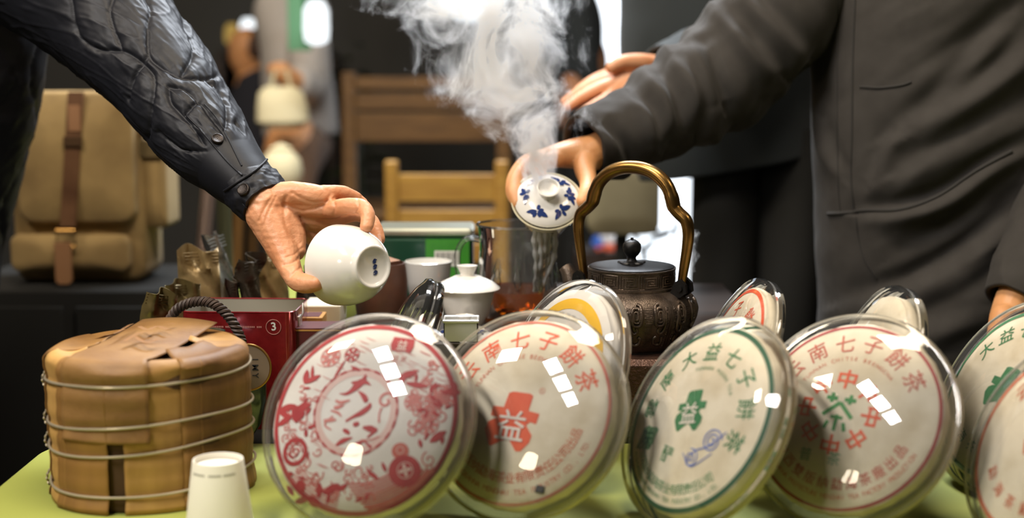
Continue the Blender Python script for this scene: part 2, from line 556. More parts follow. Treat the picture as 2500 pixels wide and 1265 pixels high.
class Ink:
    """flat print collected in the plane of a label"""

    def __init__(self):
        self.v = []
        self.f = []

    def add(self, v, f):
        b = len(self.v)
        self.v += [tuple(p) for p in v]
        self.f += [tuple(b + i for i in q) for q in f]
        return self

    def char(self, ch, x, y, size, rot=0.0, bold=0.0, sx=1.0):
        v, f, w = glyph(ch, bold)
        if not len(f):
            return self
        v = v * size
        c, s = cos(rot), sin(rot)
        return self.add([(x + (a * sx) * c - b * s, y + (a * sx) * s + b * c) for a, b in v], f)

    def arc(self, text, rad, a0, a1, size, bold=0.0, up=True, cx=0, cy=0):
        """characters on a circle; up: heads outward (top arc, clockwise); else heads inward (bottom arc, counter-clockwise)"""
        n = len(text)
        for i, ch in enumerate(text):
            a = R(a0 + (a1 - a0) * (i / max(n - 1, 1)))
            rot = a - pi / 2 if up else a + pi / 2
            self.char(ch, cx + rad * cos(a), cy + rad * sin(a), size, rot, bold)
        return self

    def ring(self, r0, r1, cx=0, cy=0, n=96, a0=0, a1=360, k=2):
        a = [R(a0 + (a1 - a0) * i / n) for i in range(n + 1)]
        v, f = [], []
        for j in range(k + 1):
            rr = r0 + (r1 - r0) * j / k
            v += [(cx + rr * cos(t), cy + rr * sin(t)) for t in a]
        for j in range(k):
            for i in range(n):
                p = j * (n + 1) + i
                f.append((p, p + 1, p + n + 2, p + n + 1))
        return self.add(v, f)

    def blob(self, cx, cy, rx, ry=None, rot=0, n=20):
        ry = ry or rx
        c, s = cos(rot), sin(rot)
        v = [(cx, cy)]
        for i in range(n):
            a = 2 * pi * i / n
            x, y = rx * cos(a), ry * sin(a)
            v.append((cx + x * c - y * s, cy + x * s + y * c))
        return self.add(v, [(0, i + 1, (i + 1) % n + 1) for i in range(n)])

    def leaf(self, x0, y0, x1, y1, w, n=8):
        dx, dy = x1 - x0, y1 - y0
        l = math.hypot(dx, dy)
        px, py = -dy / l, dx / l
        pts = [(x0 + dx * i / n, y0 + dy * i / n, w * sin(pi * i / n) ** .8) for i in range(n + 1)]
        v = [(x + px * h, y + py * h) for x, y, h in pts] + [(x - px * h, y - py * h) for x, y, h in pts]
        return self.add(v, [(i, i + 1, n + 2 + i, n + 1 + i) for i in range(n)])

    def stroke(self, pts, m=14):
        """pts: (x, y, width)"""
        q = catmull(pts, m)
        v = []
        for i in range(m):
            d = q[min(i + 1, m - 1)][:2] - q[max(i - 1, 0)][:2]
            d = d / (np.linalg.norm(d) + 1e-9)
            nx_, ny_ = -d[1], d[0]
            w = max(q[i][2], 1e-5) / 2
            v += [(q[i][0] + nx_ * w, q[i][1] + ny_ * w), (q[i][0] - nx_ * w, q[i][1] - ny_ * w)]
        return self.add(v, [(2 * i, 2 * i + 1, 2 * i + 3, 2 * i + 2) for i in range(m - 1)])

    def poly(self, pts):
        bm = bmesh.new()
        vs = [bm.verts.new((x, y, 0)) for x, y in pts]
        f = bm.faces.new(vs)
        bmesh.ops.triangulate(bm, faces=[f])
        for _ in range(3):
            bmesh.ops.subdivide_edges(bm, edges=[e for e in bm.edges if e.calc_length() > .006], cuts=1)
            bmesh.ops.triangulate(bm, faces=[q for q in bm.faces if len(q.verts) > 4])
        bm.verts.index_update()
        fs = [tuple(v.index for v in q.verts) for q in bm.faces]
        vs2 = [(v.co.x, v.co.y) for v in bm.verts]
        bm.free()
        return self.add(vs2, fs)

    def spiral(self, cx, cy, r, turns, w, a0=0, m=40, s=1):
        pts = []
        for i in range(m):
            t = i / (m - 1)
            a = a0 + s * turns * 2 * pi * t
            pts.append((cx + r * (1 - t * .85) * cos(a), cy + r * (1 - t * .85) * sin(a), w))
        return self.stroke(pts, m)

    def build(self, name, m, parent, height, eps=0.0005):
        if not self.f:
            return None
        v = [(x, y, height(x, y) + eps) for x, y in self.v]
        return mk(name, v, self.f, m, parent, smooth=False)


def dome(x, y):
    r2 = min((x * x + y * y) / (RL * RL), 1.0)
    return 0.009 + 0.013 * (1 - r2)


LOGO = [(-60, -145), (-38, -155), (62, -155), (82, -145), (78, -62), (142, -55), (136, 2), (102, -5), (82, 15), (126, 62), (120, 102),
        (82, 152), (54, 156), (0, 96), (-38, 112), (-98, 146), (-114, 140), (-152, 60), (-142, 20), (-108, 0), (-82, -5), (-136, -15), (-136, -66), (-70, -66)]


def logo(x, y, s, rot=0):
    c, si = cos(rot), sin(rot)
    return [(x + (a * c + b * si) * s, y + (a * si - b * c) * s) for a, b in LOGO]


def case_frame(px, py, yaw, lean):
    """frame of a case standing on the green table: x right, y up the disc, z towards its front"""
    a, l = R(yaw), R(lean)
    n = Vector((-sin(a) * cos(l), -cos(a) * cos(l), sin(l)))
    u = Vector((cos(a), -sin(a), 0))
    v = n.cross(u)
    z = TZ + RC * cos(l) + .0065 * sin(l) + .0005
    return frame(PZ(px, py, z), u, v, n)


FRONT = [(0, .0395), (.02, .039), (.04, .0374), (.06, .0346), (.078, .031), (.093, .0268), (.104, .0218), (.112, .0162), (.1168, .0112), (.119, .0065), (.1182, .0032), (.1155, .0006)]
FRONT = [(r, z * .8 if r < .115 else z) for r, z in FRONT]
_shell = {}


def shell_mesh(kind):
    if kind not in _shell:
        mb = MB()
        if kind == 'front':
            mb.lathe(FRONT, 72)
        elif kind == 'rear':
            mb.lathe([(r, -z * .88 - .0002) for r, z in FRONT], 72)
        else:
            mb.lathe([(.1140, .0010), (.1176, .0011), (.1182, .0004), (.1182, -.0006), (.1176, -.0012), (.1140, -.0010)], 72)
        o = mb.build(kind, M['plastic_rim'] if kind == 'flange' else M['plastic'])
        _shell[kind] = o.data
        bpy.data.objects.remove(o)
    return _shell[kind]


def part(name, data, parent):
    o = bpy.data.objects.new(name, data)
    COL.objects.link(o)
    o.parent = parent
    return o


def make_case(F, label):
    t = thing('display_case', label, 'case', M=F, group='clear round display cases')
    part('front_shell', shell_mesh('front'), t)
    part('rear_shell', shell_mesh('rear'), t)
    part('flange', shell_mesh('flange'), t)
    return t


def make_cake(F, label, paper, seed=0):
    t = thing('tea_cake', label, 'tea cake', M=F, group='paper-wrapped tea cakes')
    prof = [(0, -.016), (.03, -.016), (.07, -.0185), (.092, -.0165), (.1025, -.010), (.1062, -.002), (.1058, .004), (.1045, .0075)]
    prof += [(RL * (1 - k / 12) - 0.0004 * (k < 1), dome(RL * (1 - k / 12), 0)) for k in range(0, 13)]
    n = 96
    rng = np.random.default_rng(seed)
    ph = rng.uniform(0, 6.28, 6)
    rings = []
    for r, z in prof:
        ring = []
        for j in range(n):
            a = 2 * pi * j / n
            k = max(0.0, 1 - abs(z) / .02) if r > .09 else 0
            w = k * (.0008 * sin(9 * a + ph[0]) + .0006 * sin(23 * a + ph[1]) + .0004 * sin(41 * a + ph[2]))
            ring.append(((max(r, 1e-4) + w) * cos(a), (max(r, 1e-4) + w) * sin(a), z))
        rings.append(ring)
    MB().rings(rings, True, True).build('wrapper', paper, t, angle=80)
    return t


def px1(px, py, c, cosy, s=2181.0):
    return ((px - c[0]) / s / cosy, -(py - c[1]) / s)


# ---------------------------------------------------------------- cake with the red auspicious design
C1 = (902, 1029)
F1 = case_frame(899, 1028, 19, 29)
make_case(F1, 'clear round case around the red floral tea cake, frontmost beside the bamboo bundle')
k1 = make_cake(F1, 'white tea cake printed with red flowers, gourds and calligraphy', M['paper_white'], 1)
Ink().ring(.0985, .1035).build('border', M['red'], k1, dome)
q1 = lambda x, y: px1(780 + x * .2055, 900 + y * .2055, C1, .95)


def st(ink, pts, f=q1, ws=.2055 / 2181 * 1.3):
    return ink.stroke([f(x, y) + (w * ws,) for x, y, w in pts])


cx_, cy_ = q1(520, 590)
Ink().ring(.0395, .0462, cx_, cy_).build('seal_band', M['pink'], k1, dome, .0003)
ik = Ink()
ik.ring(.0462, .0480, cx_, cy_)
ik.build('seal_ring', M['pale_red'], k1, dome)
ik = Ink()
for k in range(22):
    ik.ring(.0458, .0484, cx_, cy_, 6, k * 360 / 22, k * 360 / 22 + 9)
ik.build('seal_dash', M['red'], k1, dome, .0007)
ik = Ink()
st(ik, [(555, 150, 12), (545, 220, 50), (490, 280, 74), (440, 350, 44), (380, 395, 28), (300, 400, 6)])
st(ik, [(410, 260, 16), (500, 255, 44), (580, 245, 34), (640, 275, 6)])
st(ik, [(510, 350, 8), (580, 400, 42), (620, 450, 48), (600, 470, 16)])
st(ik, [(680, 480, 20), (670, 530, 44), (600, 600, 48), (520, 650, 28), (440, 710, 18)])
st(ik, [(650, 760, 20), (740, 768, 56), (820, 775, 16)])
st(ik, [(800, 780, 30), (720, 870, 16)])
st(ik, [(430, 805, 26), (480, 825, 40), (515, 850, 10)])
st(ik, [(535, 745, 30), (575, 725, 46), (580, 700, 10)])
st(ik, [(380, 985, 20), (450, 930, 44), (550, 885, 12)])
st(ik, [(600, 955, 26), (640, 940, 36), (690, 910, 18), (785, 980, 24)])
ik.build('calligraphy', M['red'], k1, dome, .0007)
ik = Ink()
for a, b, c in (((270, 480, 20), (340, 500, 30), (440, 465, 16)), ((270, 565, 26), (325, 555, 34), (385, 525, 10)), ((180, 720, 20), (260, 710, 34), (325, 700, 16)),
                ((240, 600, 14), (330, 620, 24), (380, 660, 10)), ((280, 660, 16), (200, 760, 18), (290, 820, 12))):
    st(ik, [a, b, c])
ik.spiral(*q1(850, 440), .010, 1.1, .0028, 0.5)
st(ik, [(815, 520, 18), (805, 600, 14), (820, 690, 20)])
st(ik, [(660, 900, 8), (760, 890, 14), (850, 840, 16)])
ik.build('seal_mark', M['pale_red'], k1, dome, .0007)

g1 = lambda x, y: px1(630 + x * .4468, 700 + y * .4468, C1, .95)     # from an enlarged look at the label
W1 = .4468 / 2181
ik, pk, dk = Ink(), Ink(), Ink()


def rosette(ink, x, y, r, petals=8, hollow=True):
    cx, cy = g1(x, y)
    r *= W1
    for k in range(petals):
        a = 2 * pi * k / petals
        ink.blob(cx + r * .68 * cos(a), cy + r * .68 * sin(a), r * .34, r * .22, a, 10)
    ink.ring(r * .2, r * .36, cx, cy, 18)
    ink.ring(r * .98, r * 1.12, cx, cy, 28)


rosette(pk, 370, 430, 52)
rosette(ik, 487, 412, 38, 6)
rosette(pk, 950, 742, 52)
rosette(pk, 960, 625, 46)
rosette(pk, 862, 640, 42)
rosette(pk, 1010, 560, 34)
for x0, y0, x1, y1, w in ((255, 585, 345, 535, 16), (262, 590, 255, 505, 18), (300, 570, 280, 480, 10), (140, 735, 245, 705, 20), (140, 740, 230, 775, 15),
                          (150, 820, 235, 760, 18), (975, 835, 1045, 765, 20), (760, 520, 850, 475, 20), (800, 545, 920, 550, 15), (770, 560, 800, 500, 14),
                          (1005, 560, 1080, 560, 22), (1020, 500, 1060, 560, 18), (480, 1150, 560, 1090, 22), (460, 1170, 450, 1090, 18), (540, 1120, 600, 1100, 14),
                          (250, 1070, 300, 1060, 14), (270, 1120, 320, 1170, 14), (420, 560, 460, 440, 8), (500, 480, 560, 500, 10), (760, 960, 790, 1010, 10),
                          (690, 1010, 760, 1050, 12), (390, 1170, 480, 1210, 24), (330, 1200, 400, 1180, 18)):
    ik.leaf(*g1(x0, y0), *g1(x1, y1), w * W1)
# hare on the left: head, ears, shoulder, gourd below
ik.blob(*g1(262, 745), 44 * W1, 34 * W1, -.4)
ik.leaf(*g1(235, 735), *g1(330, 695), 22 * W1)
ik.leaf(*g1(262, 800), *g1(262, 720), 34 * W1)
ik.ring(52 * W1, 74 * W1, *g1(287, 948), 40)
ik.spiral(*g1(287, 948), 44 * W1, 1.6, 7 * W1)
pk.spiral(*g1(255, 866), 34 * W1, 1.6, 7 * W1, 1)
ik.leaf(*g1(270, 900), *g1(320, 880), 12 * W1)
ik.blob(*g1(350, 1120), 26 * W1, 34 * W1, .5)
# gourd on the right
ik.blob(*g1(878, 992), 84 * W1, 80 * W1)
dk.blob(*g1(842, 896), 44 * W1, 42 * W1)
rg = Ink().ring(38 * W1, 42 * W1, *g1(880, 988), 30).ring(16 * W1, 20 * W1, *g1(842, 892), 20)
for k in range(4):
    a = k * pi / 2 + .4
    x, y = g1(880, 988)
    rg.leaf(x, y, x + 36 * W1 * cos(a), y + 36 * W1 * sin(a), 9 * W1)
rg.build('gourd_line', M['pink'], k1, dome, .0012)
pk.spiral(*g1(985, 920), 40 * W1, 1.3, 8 * W1, 2)
pk.spiral(*g1(990, 965), 30 * W1, 1.3, 7 * W1, 4)
# band of waves along the lower edge
for k in range(9):
    r = .070 + .0033 * k
    (dk if k > 3 else pk).ring(r, r + (.0022 if k < 7 else .0034), 0, 0, 30, -92 + k * 2, -28 - (8 - k) * 2)
    if k > 3:
        pk.ring(r, r + .0016, 0, 0, 30, -142 + k, -96)
rnd = random.Random(4)
for k in range(70):      # fine hatch lines in the sky and leafy curls round the rim
    a = rnd.choice((rnd.uniform(20, 60), rnd.uniform(100, 165), rnd.uniform(180, 235), rnd.uniform(20, 100)))
    r = rnd.uniform(.055, .095)
    x, y = r * cos(R(a)), r * sin(R(a))
    pk.stroke([(x, y, .0003), (x + .006, y - .0022, .0009), (x + .013, y - .0040, .0003)], 5)
for k in range(46):
    a = rnd.uniform(160, 292)
    r = rnd.uniform(.056, .094)
    x, y = r * cos(R(a)), r * sin(R(a))
    pk.spiral(x, y, rnd.uniform(.004, .008), rnd.uniform(.7, 1.3), .0017, rnd.uniform(0, 6), 16, rnd.choice((-1, 1)))
for k in range(40):
    a = rnd.uniform(-12, 46)
    r = rnd.uniform(.058, .094)
    x, y = r * cos(R(a)), r * sin(R(a))
    pk.spiral(x, y, rnd.uniform(.004, .007), rnd.uniform(.6, 1.1), .0018, rnd.uniform(0, 6), 16)
for k in range(34):
    a = rnd.choice((rnd.uniform(150, 290), rnd.uniform(-15, 45)))
    r = rnd.uniform(.058, .092)
    x, y = r * cos(R(a)), r * sin(R(a))
    b = rnd.uniform(0, 6.28)
    ik.leaf(x, y, x + .010 * cos(b), y + .010 * sin(b), rnd.uniform(.0012, .0024))
ik.build('floral_print', M['red'], k1, dome, .0009)
pk.build('fine_print', M['pale_red'], k1, dome, .0006)
dk.build('wave_print', mat('red_brown_ink', srgb(200, 92, 74), .6, col2=srgb(206, 112, 96), nscale=80), k1, dome, .0008)
x, y = g1(742, 340)
Ink().poly([(x - .012, y + .0095), (x + .0115, y + .0085), (x + .0125, y - .0005), (x + .0105, y - .0075), (x + .003, y - .0068), (x - .003, y - .0068), (x - .011, y - .007), (x - .0135, y)]).build('emblem', M['red'], k1, dome, .0009)
Ink().char('益', x - .0004, y + .0005, .0125, 0, .0).build('emblem_character', M['white_ink'], k1, dome, .0012)
ik = Ink()
for i, ch in enumerate('大益茶'):
    ik.char(ch, g1(680 + 42 * i, 408 + 4 * i)[0], g1(680, 408 + 4 * i)[1], .0075, -.05)
ik.build('emblem_lettering', M['pale_red'], k1, dome, .0007)

# ---------------------------------------------------------------- cake with the orange emblem
C2 = (1276, 1012)
F2 = case_frame(1282, 1012, 29, 30)
make_case(F2, 'clear round case around the tea cake with the orange emblem')
k2 = make_cake(F2, 'cream tea cake with orange hat-shaped emblem and orange lettering', M['paper'], 2)
Ink().ring(.1005, .1035, n=96).build('border', mat('rust_ink', srgb(196, 92, 70), .6, col2=srgb(208, 128, 104), nscale=30), k2, dome)
x, y = -.0010, -.0140
Ink().poly(logo(x, y, .000205)).build('emblem', M['orange'], k2, dome)
Ink().char('益', x, y - .005, .036, 0, .006).build('emblem_character', M['white_ink'], k2, dome, .0018)
ik = Ink().ring(.0028, .0034, .0245, .0225, 20).char('R', .0245, .0225, .0042)
ik.build('trade_mark', M['orange_thin'], k2, dome)
Ink().arc('云南七子餅茶', .081, 154, 31, .0250, .006).build('lettering', M['orange'], k2, dome)
Ink().arc('YUNNAN CHI TSE BEENG CHA', .060, 160, 52, .0075).build('lettering', M['orange_thin'], k2, dome)
Ink().arc('西双版纳勐海茶业有限责任公司出品', .0745, 216, 347, .0125, .006, up=False).build('lettering', M['orange_thin'], k2, dome)
Ink().arc('XISHUANGBANNA MENGHAI TEA INDUSTRY CO., LTD.', .0895, 216, 345, .0078, up=False).build('lettering', M['orange_thin'], k2, dome)
x, y = px1(1362, 1187, C2, .87)
MB().rbox(x - .005, x + .005, y - .004, y + .004, dome(x, y), dome(x, y) + .002, .001).build('black_sticker', M['black_mark'], k2)

# ---------------------------------------------------------------- cake with green print
C3 = (1717, 1033)
F3 = case_frame(1722, 1031, 61, 29)
make_case(F3, 'clear round case around the tea cake printed in green, turned half away')
k3 = make_cake(F3, 'cream tea cake printed in green with a blue scribbled mark', M['paper'], 3)
Ink().ring(.0985, .1040).build('border', M['dark_green'], k3, dome)
Ink().poly(logo(-.002, .004, .000150, .35)).build('emblem', M['green_ink'], k3, dome)
Ink().char('益', -.002, .001, .026, .3, .006).build('emblem_character', M['white_ink'], k3, dome, .0014)
Ink().arc('雲南大益七子餅茶', .074, 186, -8, .0240, .006).build('lettering', M['green_ink'], k3, dome)
Ink().arc('YUNNAN PUERH TEA', .054, 118, 40, .0065).build('lettering', M['green_thin'], k3, dome)
ik = Ink().char('印', -.058, -.0400, .030, .15, .05)
ik.poly([(-.074, -.054), (-.046, -.050), (-.042, -.026), (-.070, -.030)])
ik.build('seal_stamp', M['green_thin'], k3, dome)
Ink().char('味', -.058, -.0400, .024, .15, .012).build('seal_character', M['dark_green'], k3, dome, .0008)
Ink().char('酽', -.012, -.0480, .020, 0, .004).build('lettering', M['green_thin'], k3, dome)
ik = Ink()
ik.spiral(.046, -.018, .013, 2.3, .0016, .4, 60)
ik.stroke([(.060, -.004, .001), (.044, -.024, .0016), (.028, -.034, .0014), (.022, -.050, .001)])
ik.spiral(.026, -.042, .010, 1.8, .0014, 2, 50, -1)
ik.stroke([(.012, -.040, .001), (.030, -.050, .0014), (.052, -.030, .001)])
ik.build('blue_scribble', M['blue_ink'], k3, dome, .0008)
Ink().arc('西双版纳勐海茶业有限责任公司', .080, 222, 318, .0120, .004, up=False).build('lettering', M['green_thin'], k3, dome)
Ink().arc('XISHUANGBANNA MENGHAI TEA INDUSTRY CO., LTD.', .0915, 220, 322, .0068, up=False).build('lettering', M['green_thin'], k3, dome)

# ---------------------------------------------------------------- cake with the ring of characters round a green one
C4 = (2072, 1028)
F4 = case_frame(2074, 1024, 39, 30)
make_case(F4, 'clear round case around the tea cake with a red character ring')
k4 = make_cake(F4, 'cream tea cake with green tea character inside a red character ring', M['paper'], 4)
Ink().ring(.1000, .1030).build('border', M['dark_red'], k4, dome)
x, y = px1(2064, 1026, C4, .84)
ik = Ink()
for k in range(8):
    a = 2 * pi * k / 8 + pi / 2
    ik.char('中', x + .0365 * cos(a), y + .0365 * sin(a), .0225, a - pi / 2, .022, sx=1.1)
ik.build('emblem_ring', M['orange'], k4, dome)
ik = Ink()
s = .00098
for a, b, c, d, w in ((-17, 14, -4, 14, 4.5), (4, 14, 17, 14, 4.5), (-10.5, 20, -10.5, 9, 4), (10.5, 20, 10.5, 9, 4), (0, 10, -17, -6, 4.5), (0, 10, 17, -6, 4.5),
                      (-7, -7, 7, -7, 3.5), (0, -4, 0, -22, 4), (-9, -12, -12, -21, 4), (9, -12, 12, -21, 4)):
    ik.stroke([(x + a * s, y + b * s, w * s), (x + (a + c) / 2 * s, y + (b + d) / 2 * s, w * s), (x + c * s, y + d * s, w * s)], 5)
ik.build('emblem_character', M['bright_green'], k4, dome)
ik = Ink()
ik.char('普', *px1(2018, 1136, C4, .84), .0150, 0, .004)
ik.char('茶', *px1(2078, 1136, C4, .84), .0150, 0, .004)
ik.build('lettering', M['green_thin'], k4, dome)
Ink().arc('云南七子餅茶', .081, 150, 36, .0235, .004).build('lettering', M['brick_ink'], k4, dome)
Ink().arc('YUNNAN CHITSE BEENGCHA', .062, 150, 48, .0065).build('lettering', M['orange_thin'], k4, dome)
Ink().arc('雲南西雙版納勐海茶廠出品', .0755, 208, 338, .0135, .006, up=False).build('lettering', M['brick_ink'], k4, dome)
Ink().arc('XISHUANGBANNA PREFECTURE MENGHAI TEA FACTORY PRODUCTION', .0890, 208, 340, .0070, up=False).build('lettering', M['orange_thin'], k4, dome)

# ---------------------------------------------------------------- other cases: seen from the edge or half hidden
def plain(F, case_label, cake_label, paper, seed, ring=None, text=None, ink=None, r0=.098, r1=.103):
    make_case(F, case_label)
    k = make_cake(F, cake_label, paper, seed)
    if ring:
        Ink().ring(r0, r1).build('border', ring, k, dome)
    if text:
        Ink().arc(text, .076, 150, 30, .024, .006).build('lettering', ink, k, dome)
        Ink().arc('勐海茶廠出品', .074, 225, 315, .015, .006, up=False).build('lettering', ink, k, dome)
        Ink().poly(logo(0, 0, .00017)).build('emblem', ink, k, dome)
    return k


make_case(case_frame(972, 905, 84, 24), 'empty clear case seen edge-on just behind the red floral cake')
k = plain(case_frame(1374, 918, 62, 22), 'clear case standing between the orange-emblem cake and the kettle', 'white tea cake with a wide yellow ring before the kettle', M['paper_white'], 6, M['yellow'], None, None, .079, .093)
Ink().char('七', -.02, .02, .020, 0, .004).char('子', .01, .02, .02, 0, .004).build('lettering', M['yellow'], k, dome)
plain(case_frame(1786, 908, 85, 22), 'clear case seen edge-on behind the green-printed cake', 'red-printed tea cake standing edge-on behind the green-printed cake', M['paper'], 7, M['orange'], '七子餅茶', M['orange'])
plain(case_frame(2122, 938, 87, 20), 'clear case seen edge-on behind the red character ring cake', 'cream tea cake standing edge-on behind the red character ring cake', M['paper'], 8)
plain(case_frame(2482, 968, 73, 29), 'clear case at the right end of the table showing green print', 'tea cake with green print at the right end of the table', M['paper'], 9, M['green_ink'], '大益七子餅茶', M['green_ink'])
plain(case_frame(2592, 1088, 72, 29), 'clear case cut by the right picture edge, nearest the viewer', 'tea cake with faded orange print, cut by the right picture edge', M['paper'], 10, M['orange_thin'], '云南七子餅茶', M['orange_thin'])
# ================================================================== iron kettle
KX, KY = P(1541, 760, 1.885).x, 1.885
t = thing('iron_kettle', 'dark cast iron kettle with relief ornament and brass bail handle', 'kettle', (KX, KY, CZ))
kz = lambda z: z - CZ
BODY = [(.052, .000), (.064, .000), (.069, .005), (.0745, .016), (.081, .030), (.0855, .044), (.0865, .053), (.084, .062), (.077, .071), (.067, .077), (.060, .0795)]


def body_r(z):
    zs = [b[1] for b in BODY[2:]]
    rs = [b[0] for b in BODY[2:]]
    return float(np.interp(z, zs, rs))


prof = [tuple(q) for q in catmull(BODY[1:], 40)]
prof = [(.001, .0005), (.052, .0005)] + prof
bo = MB().lathe(prof, 96).build('body', M['iron'], t, angle=60)
MB().lathe([(.058, .078), (.0612, .0795), (.0612, .0825), (.0575, .0835), (.0572, .1035), (.0590, .1045), (.0590, .1065), (.052, .1072), (.050, .090)], 96).build('collar', M['iron'], t)
MB().lathe([(.060, -.001), (.0665, -.001), (.0665, .006), (.060, .008)], 64).build('base_ring', M['iron_black'], t)
# lid
lid = MB().lathe([(.001, .1115), (.020, .1113), (.045, .1100), (.0555, .1088), (.0570, .1080), (.0570, .1066), (.050, .1062)], 96).build('lid', M['iron_black'], t)
MB().lathe([(.0165, .1115), (.0160, .1132), (.0085, .1136), (.0065, .1150), (.0055, .1185), (.0062, .1205), (.0085, .1225), (.0115, .1275), (.0126, .1325), (.0118, .1375),
            (.0085, .1412), (.004, .1428), (.0005, .1430)], 32).build('knob', M['iron_black'], lid, angle=70)
fl = MB()
for k in range(5):
    a = 2 * pi * k / 5 + .3
    fl.lathe([(0, .1146), (.006, .1140), (.0075, .1122)], 14, Matrix.Translation((.0125 * cos(a), .0125 * sin(a), 0)))
fl.build('knob_flower_base', M['iron_black'], lid)
cl = MB().box(-.0018, .0018, -.0018, .0018, .1425, .1455)
for a in (0, pi / 2):
    pts = [(.0122 * sin(b) * cos(a) , .0122 * sin(b) * sin(a), .1318 + .0115 * cos(b)) for b in np.linspace(-.9, .9, 9)]
    cl.tube(pts, .0006, 6)
cl.build('knob_cap', M['iron_black'], lid)

# fret band on the collar (greek key), raised strokes
def on_collar(a, z, off=.0004):
    r = .0573 + off
    return (r * cos(a), r * sin(a), z)


fb = MB()
NK = 13
for k in range(NK):
    a0 = 2 * pi * k / NK
    da = 2 * pi / NK
    z0, z1 = .0858, .1020
    rr = lambda f, g: on_collar(a0 + da * f, z0 + (z1 - z0) * g)
    for loop in ([(.06, 0), (.06, 1), (.94, 1), (.94, 0), (.2, 0), (.2, .8), (.8, .8), (.8, .2), (.34, .2), (.34, .6), (.66, .6), (.66, .4), (.48, .4)],):
        pts = []
        for (f0, g0), (f1, g1) in zip(loop[:-1], loop[1:]):
            n = 3 if abs(f1 - f0) > .2 else 1
            pts += [rr(f0 + (f1 - f0) * i / n, g0 + (g1 - g0) * i / n) for i in range(n)]
        pts.append(rr(*loop[-1]))
        fb.tube(pts, .0010, 5)
for z in (.0838, .1038):
    fb.tube([on_collar(2 * pi * j / 72, z) for j in range(72)], .0009, 5, closed=True)
fb.build('fret_band', M['iron'], t, smooth=False)


def on_body(a, z, off=.0):
    r = body_r(z) + off
    return (r * cos(a), r * sin(a), z)


# relief panels: eight panels round the body, each with a scroll hook, nested loop and fine fret border
def loop_path(ca, cz, wa, hz, turns, step, sgn=1, n=44):
    """rounded rectangular spiral in (angle, height)"""
    pts = []
    for i in range(n):
        u = i / (n - 1)
        k = 1 - u * (1 - step)
        th = sgn * 2 * pi * turns * u + pi / 2
        x = math.copysign(abs(cos(th)) ** .55, cos(th)) * wa * k
        y = math.copysign(abs(sin(th)) ** .55, sin(th)) * hz * k
        pts.append(on_body(ca + x, cz + y, .0008))
    return pts


rl = MB()
fine = MB()
NP = 8
for k in range(NP):
    a0 = 2 * pi * k / NP + .18
    for s in (-1, 1):
        ca = a0 + s * .185
        rl.tube(loop_path(ca, .0535, .085, .0150, 2.6, .22, s), [.0025] * 20 + [.0016] * 24, 6)
        # hooked tail
        tail = [(ca + s * .085, .058), (ca + s * .095, .042), (ca + s * .07, .033), (ca + s * .02, .030), (ca - s * .02, .034), (ca, .039)]
        rl.tube([on_body(x, z, .0008) for x, z in catmull(tail, 16)], [.0027 - .0010 * i / 15 for i in range(16)], 6)
        hook = [(ca + s * .07, .026), (ca + s * .08, .018), (ca + s * .03, .014), (ca - s * .05, .016), (ca - s * .07, .023), (ca - s * .03, .026)]
        rl.tube([on_body(x, z, .0008) for x, z in catmull(hook, 16)], [.0023] * 16, 6)
        # fine fret column beside the panel edge
        for q in range(7):
            zc = .012 + q * .0082
            x = a0 + s * .318
            fine.tube([on_body(x - .02, zc - .003, .0002), on_body(x + .02, zc - .003, .0002), on_body(x + .02, zc + .003, .0002), on_body(x - .012, zc + .003, .0002), on_body(x - .012, zc, .0002), on_body(x + .01, zc, .0002)], .0007, 4)
    fine.tube([on_body(a0 + .365, z, .0002) for z in np.linspace(.008, .076, 14)], .0009, 5)
    fine.tube([on_body(a0 + .418, z, .0002) for z in np.linspace(.008, .076, 14)], .0009, 5)
    for q in range(12):
        zc = .012 + q * .005
        fine.tube([on_body(a0 - .06, zc, .0002), on_body(a0 + .06, zc, .0002), on_body(a0 + .06, zc + .0025, .0002), on_body(a0 - .04, zc + .0025, .0002)], .0006, 4)
rl.build('scroll_relief', M['iron'], t, angle=70)
fine.build('fine_relief', M['iron'], t, smooth=False)

# handle plane turned so the near lug comes to the right front
HA = R(-33)
ux, uy = cos(HA), sin(HA)


def hp(d, z, o=0):
    return (d * ux - o * uy, d * uy + o * ux, z)


half = [(.0735, .082), (.0745, .092), (.0775, .112), (.0815, .138), (.0828, .158), (.0792, .1735), (.0690, .1825), (.0615, .1905), (.0580, .2025), (.0505, .2180), (.0360, .2310), (.0185, .2380), (0, .2400)]
path = half + [(-d, z) for d, z in half[-2::-1]]
cp = catmull(path, 90)
rad = []
for d, z in cp:
    k = min(max((z - .09) / .11, 0), 1)
    rad.append(.0056 + .0034 * k + (.0006 if .19 < z < .205 else 0))
MB().tube([hp(d, z) for d, z in cp], rad, 16).build('handle', M['brass'], t, angle=80)
for s in (-1, 1):
    lug = thing_part = empty('lug', (0, 0, 0))
    lug.parent = t
    mb = MB()
    for q in (-1, 1):
        pts = [(.061, .072), (.078, .073), (.0865, .080), (.0850, .091), (.0770, .0975), (.0690, .092)]
        n = len(pts)
        v = [hp(s * d, z, q * .0065) for d, z in pts] + [hp(s * d, z, q * .0115) for d, z in pts]
        mb.add(v, [tuple(range(n)), tuple(range(2 * n - 1, n - 1, -1))] + [(i, (i + 1) % n, n + (i + 1) % n, n + i) for i in range(n)])
    mb.build('lug_cheek', M['iron_black'], lug, angle=30)
    MB().tube([hp(s * .077, .085, -.014), hp(s * .077, .085, .014)], .0042, 14).build('lug_pin', M['iron_black'], lug)
# spout on the far left end of the handle plane
sp = [(-.068, .058), (-.082, .064), (-.092, .076), (-.098, .090), (-.104, .0985)]
cs = catmull(sp, 14)
MB().tube([hp(d, z) for d, z in cs], [.0165 - .0075 * (i / 13) ** .8 for i in range(14)], 18).build('spout', M['iron'], t, angle=70)
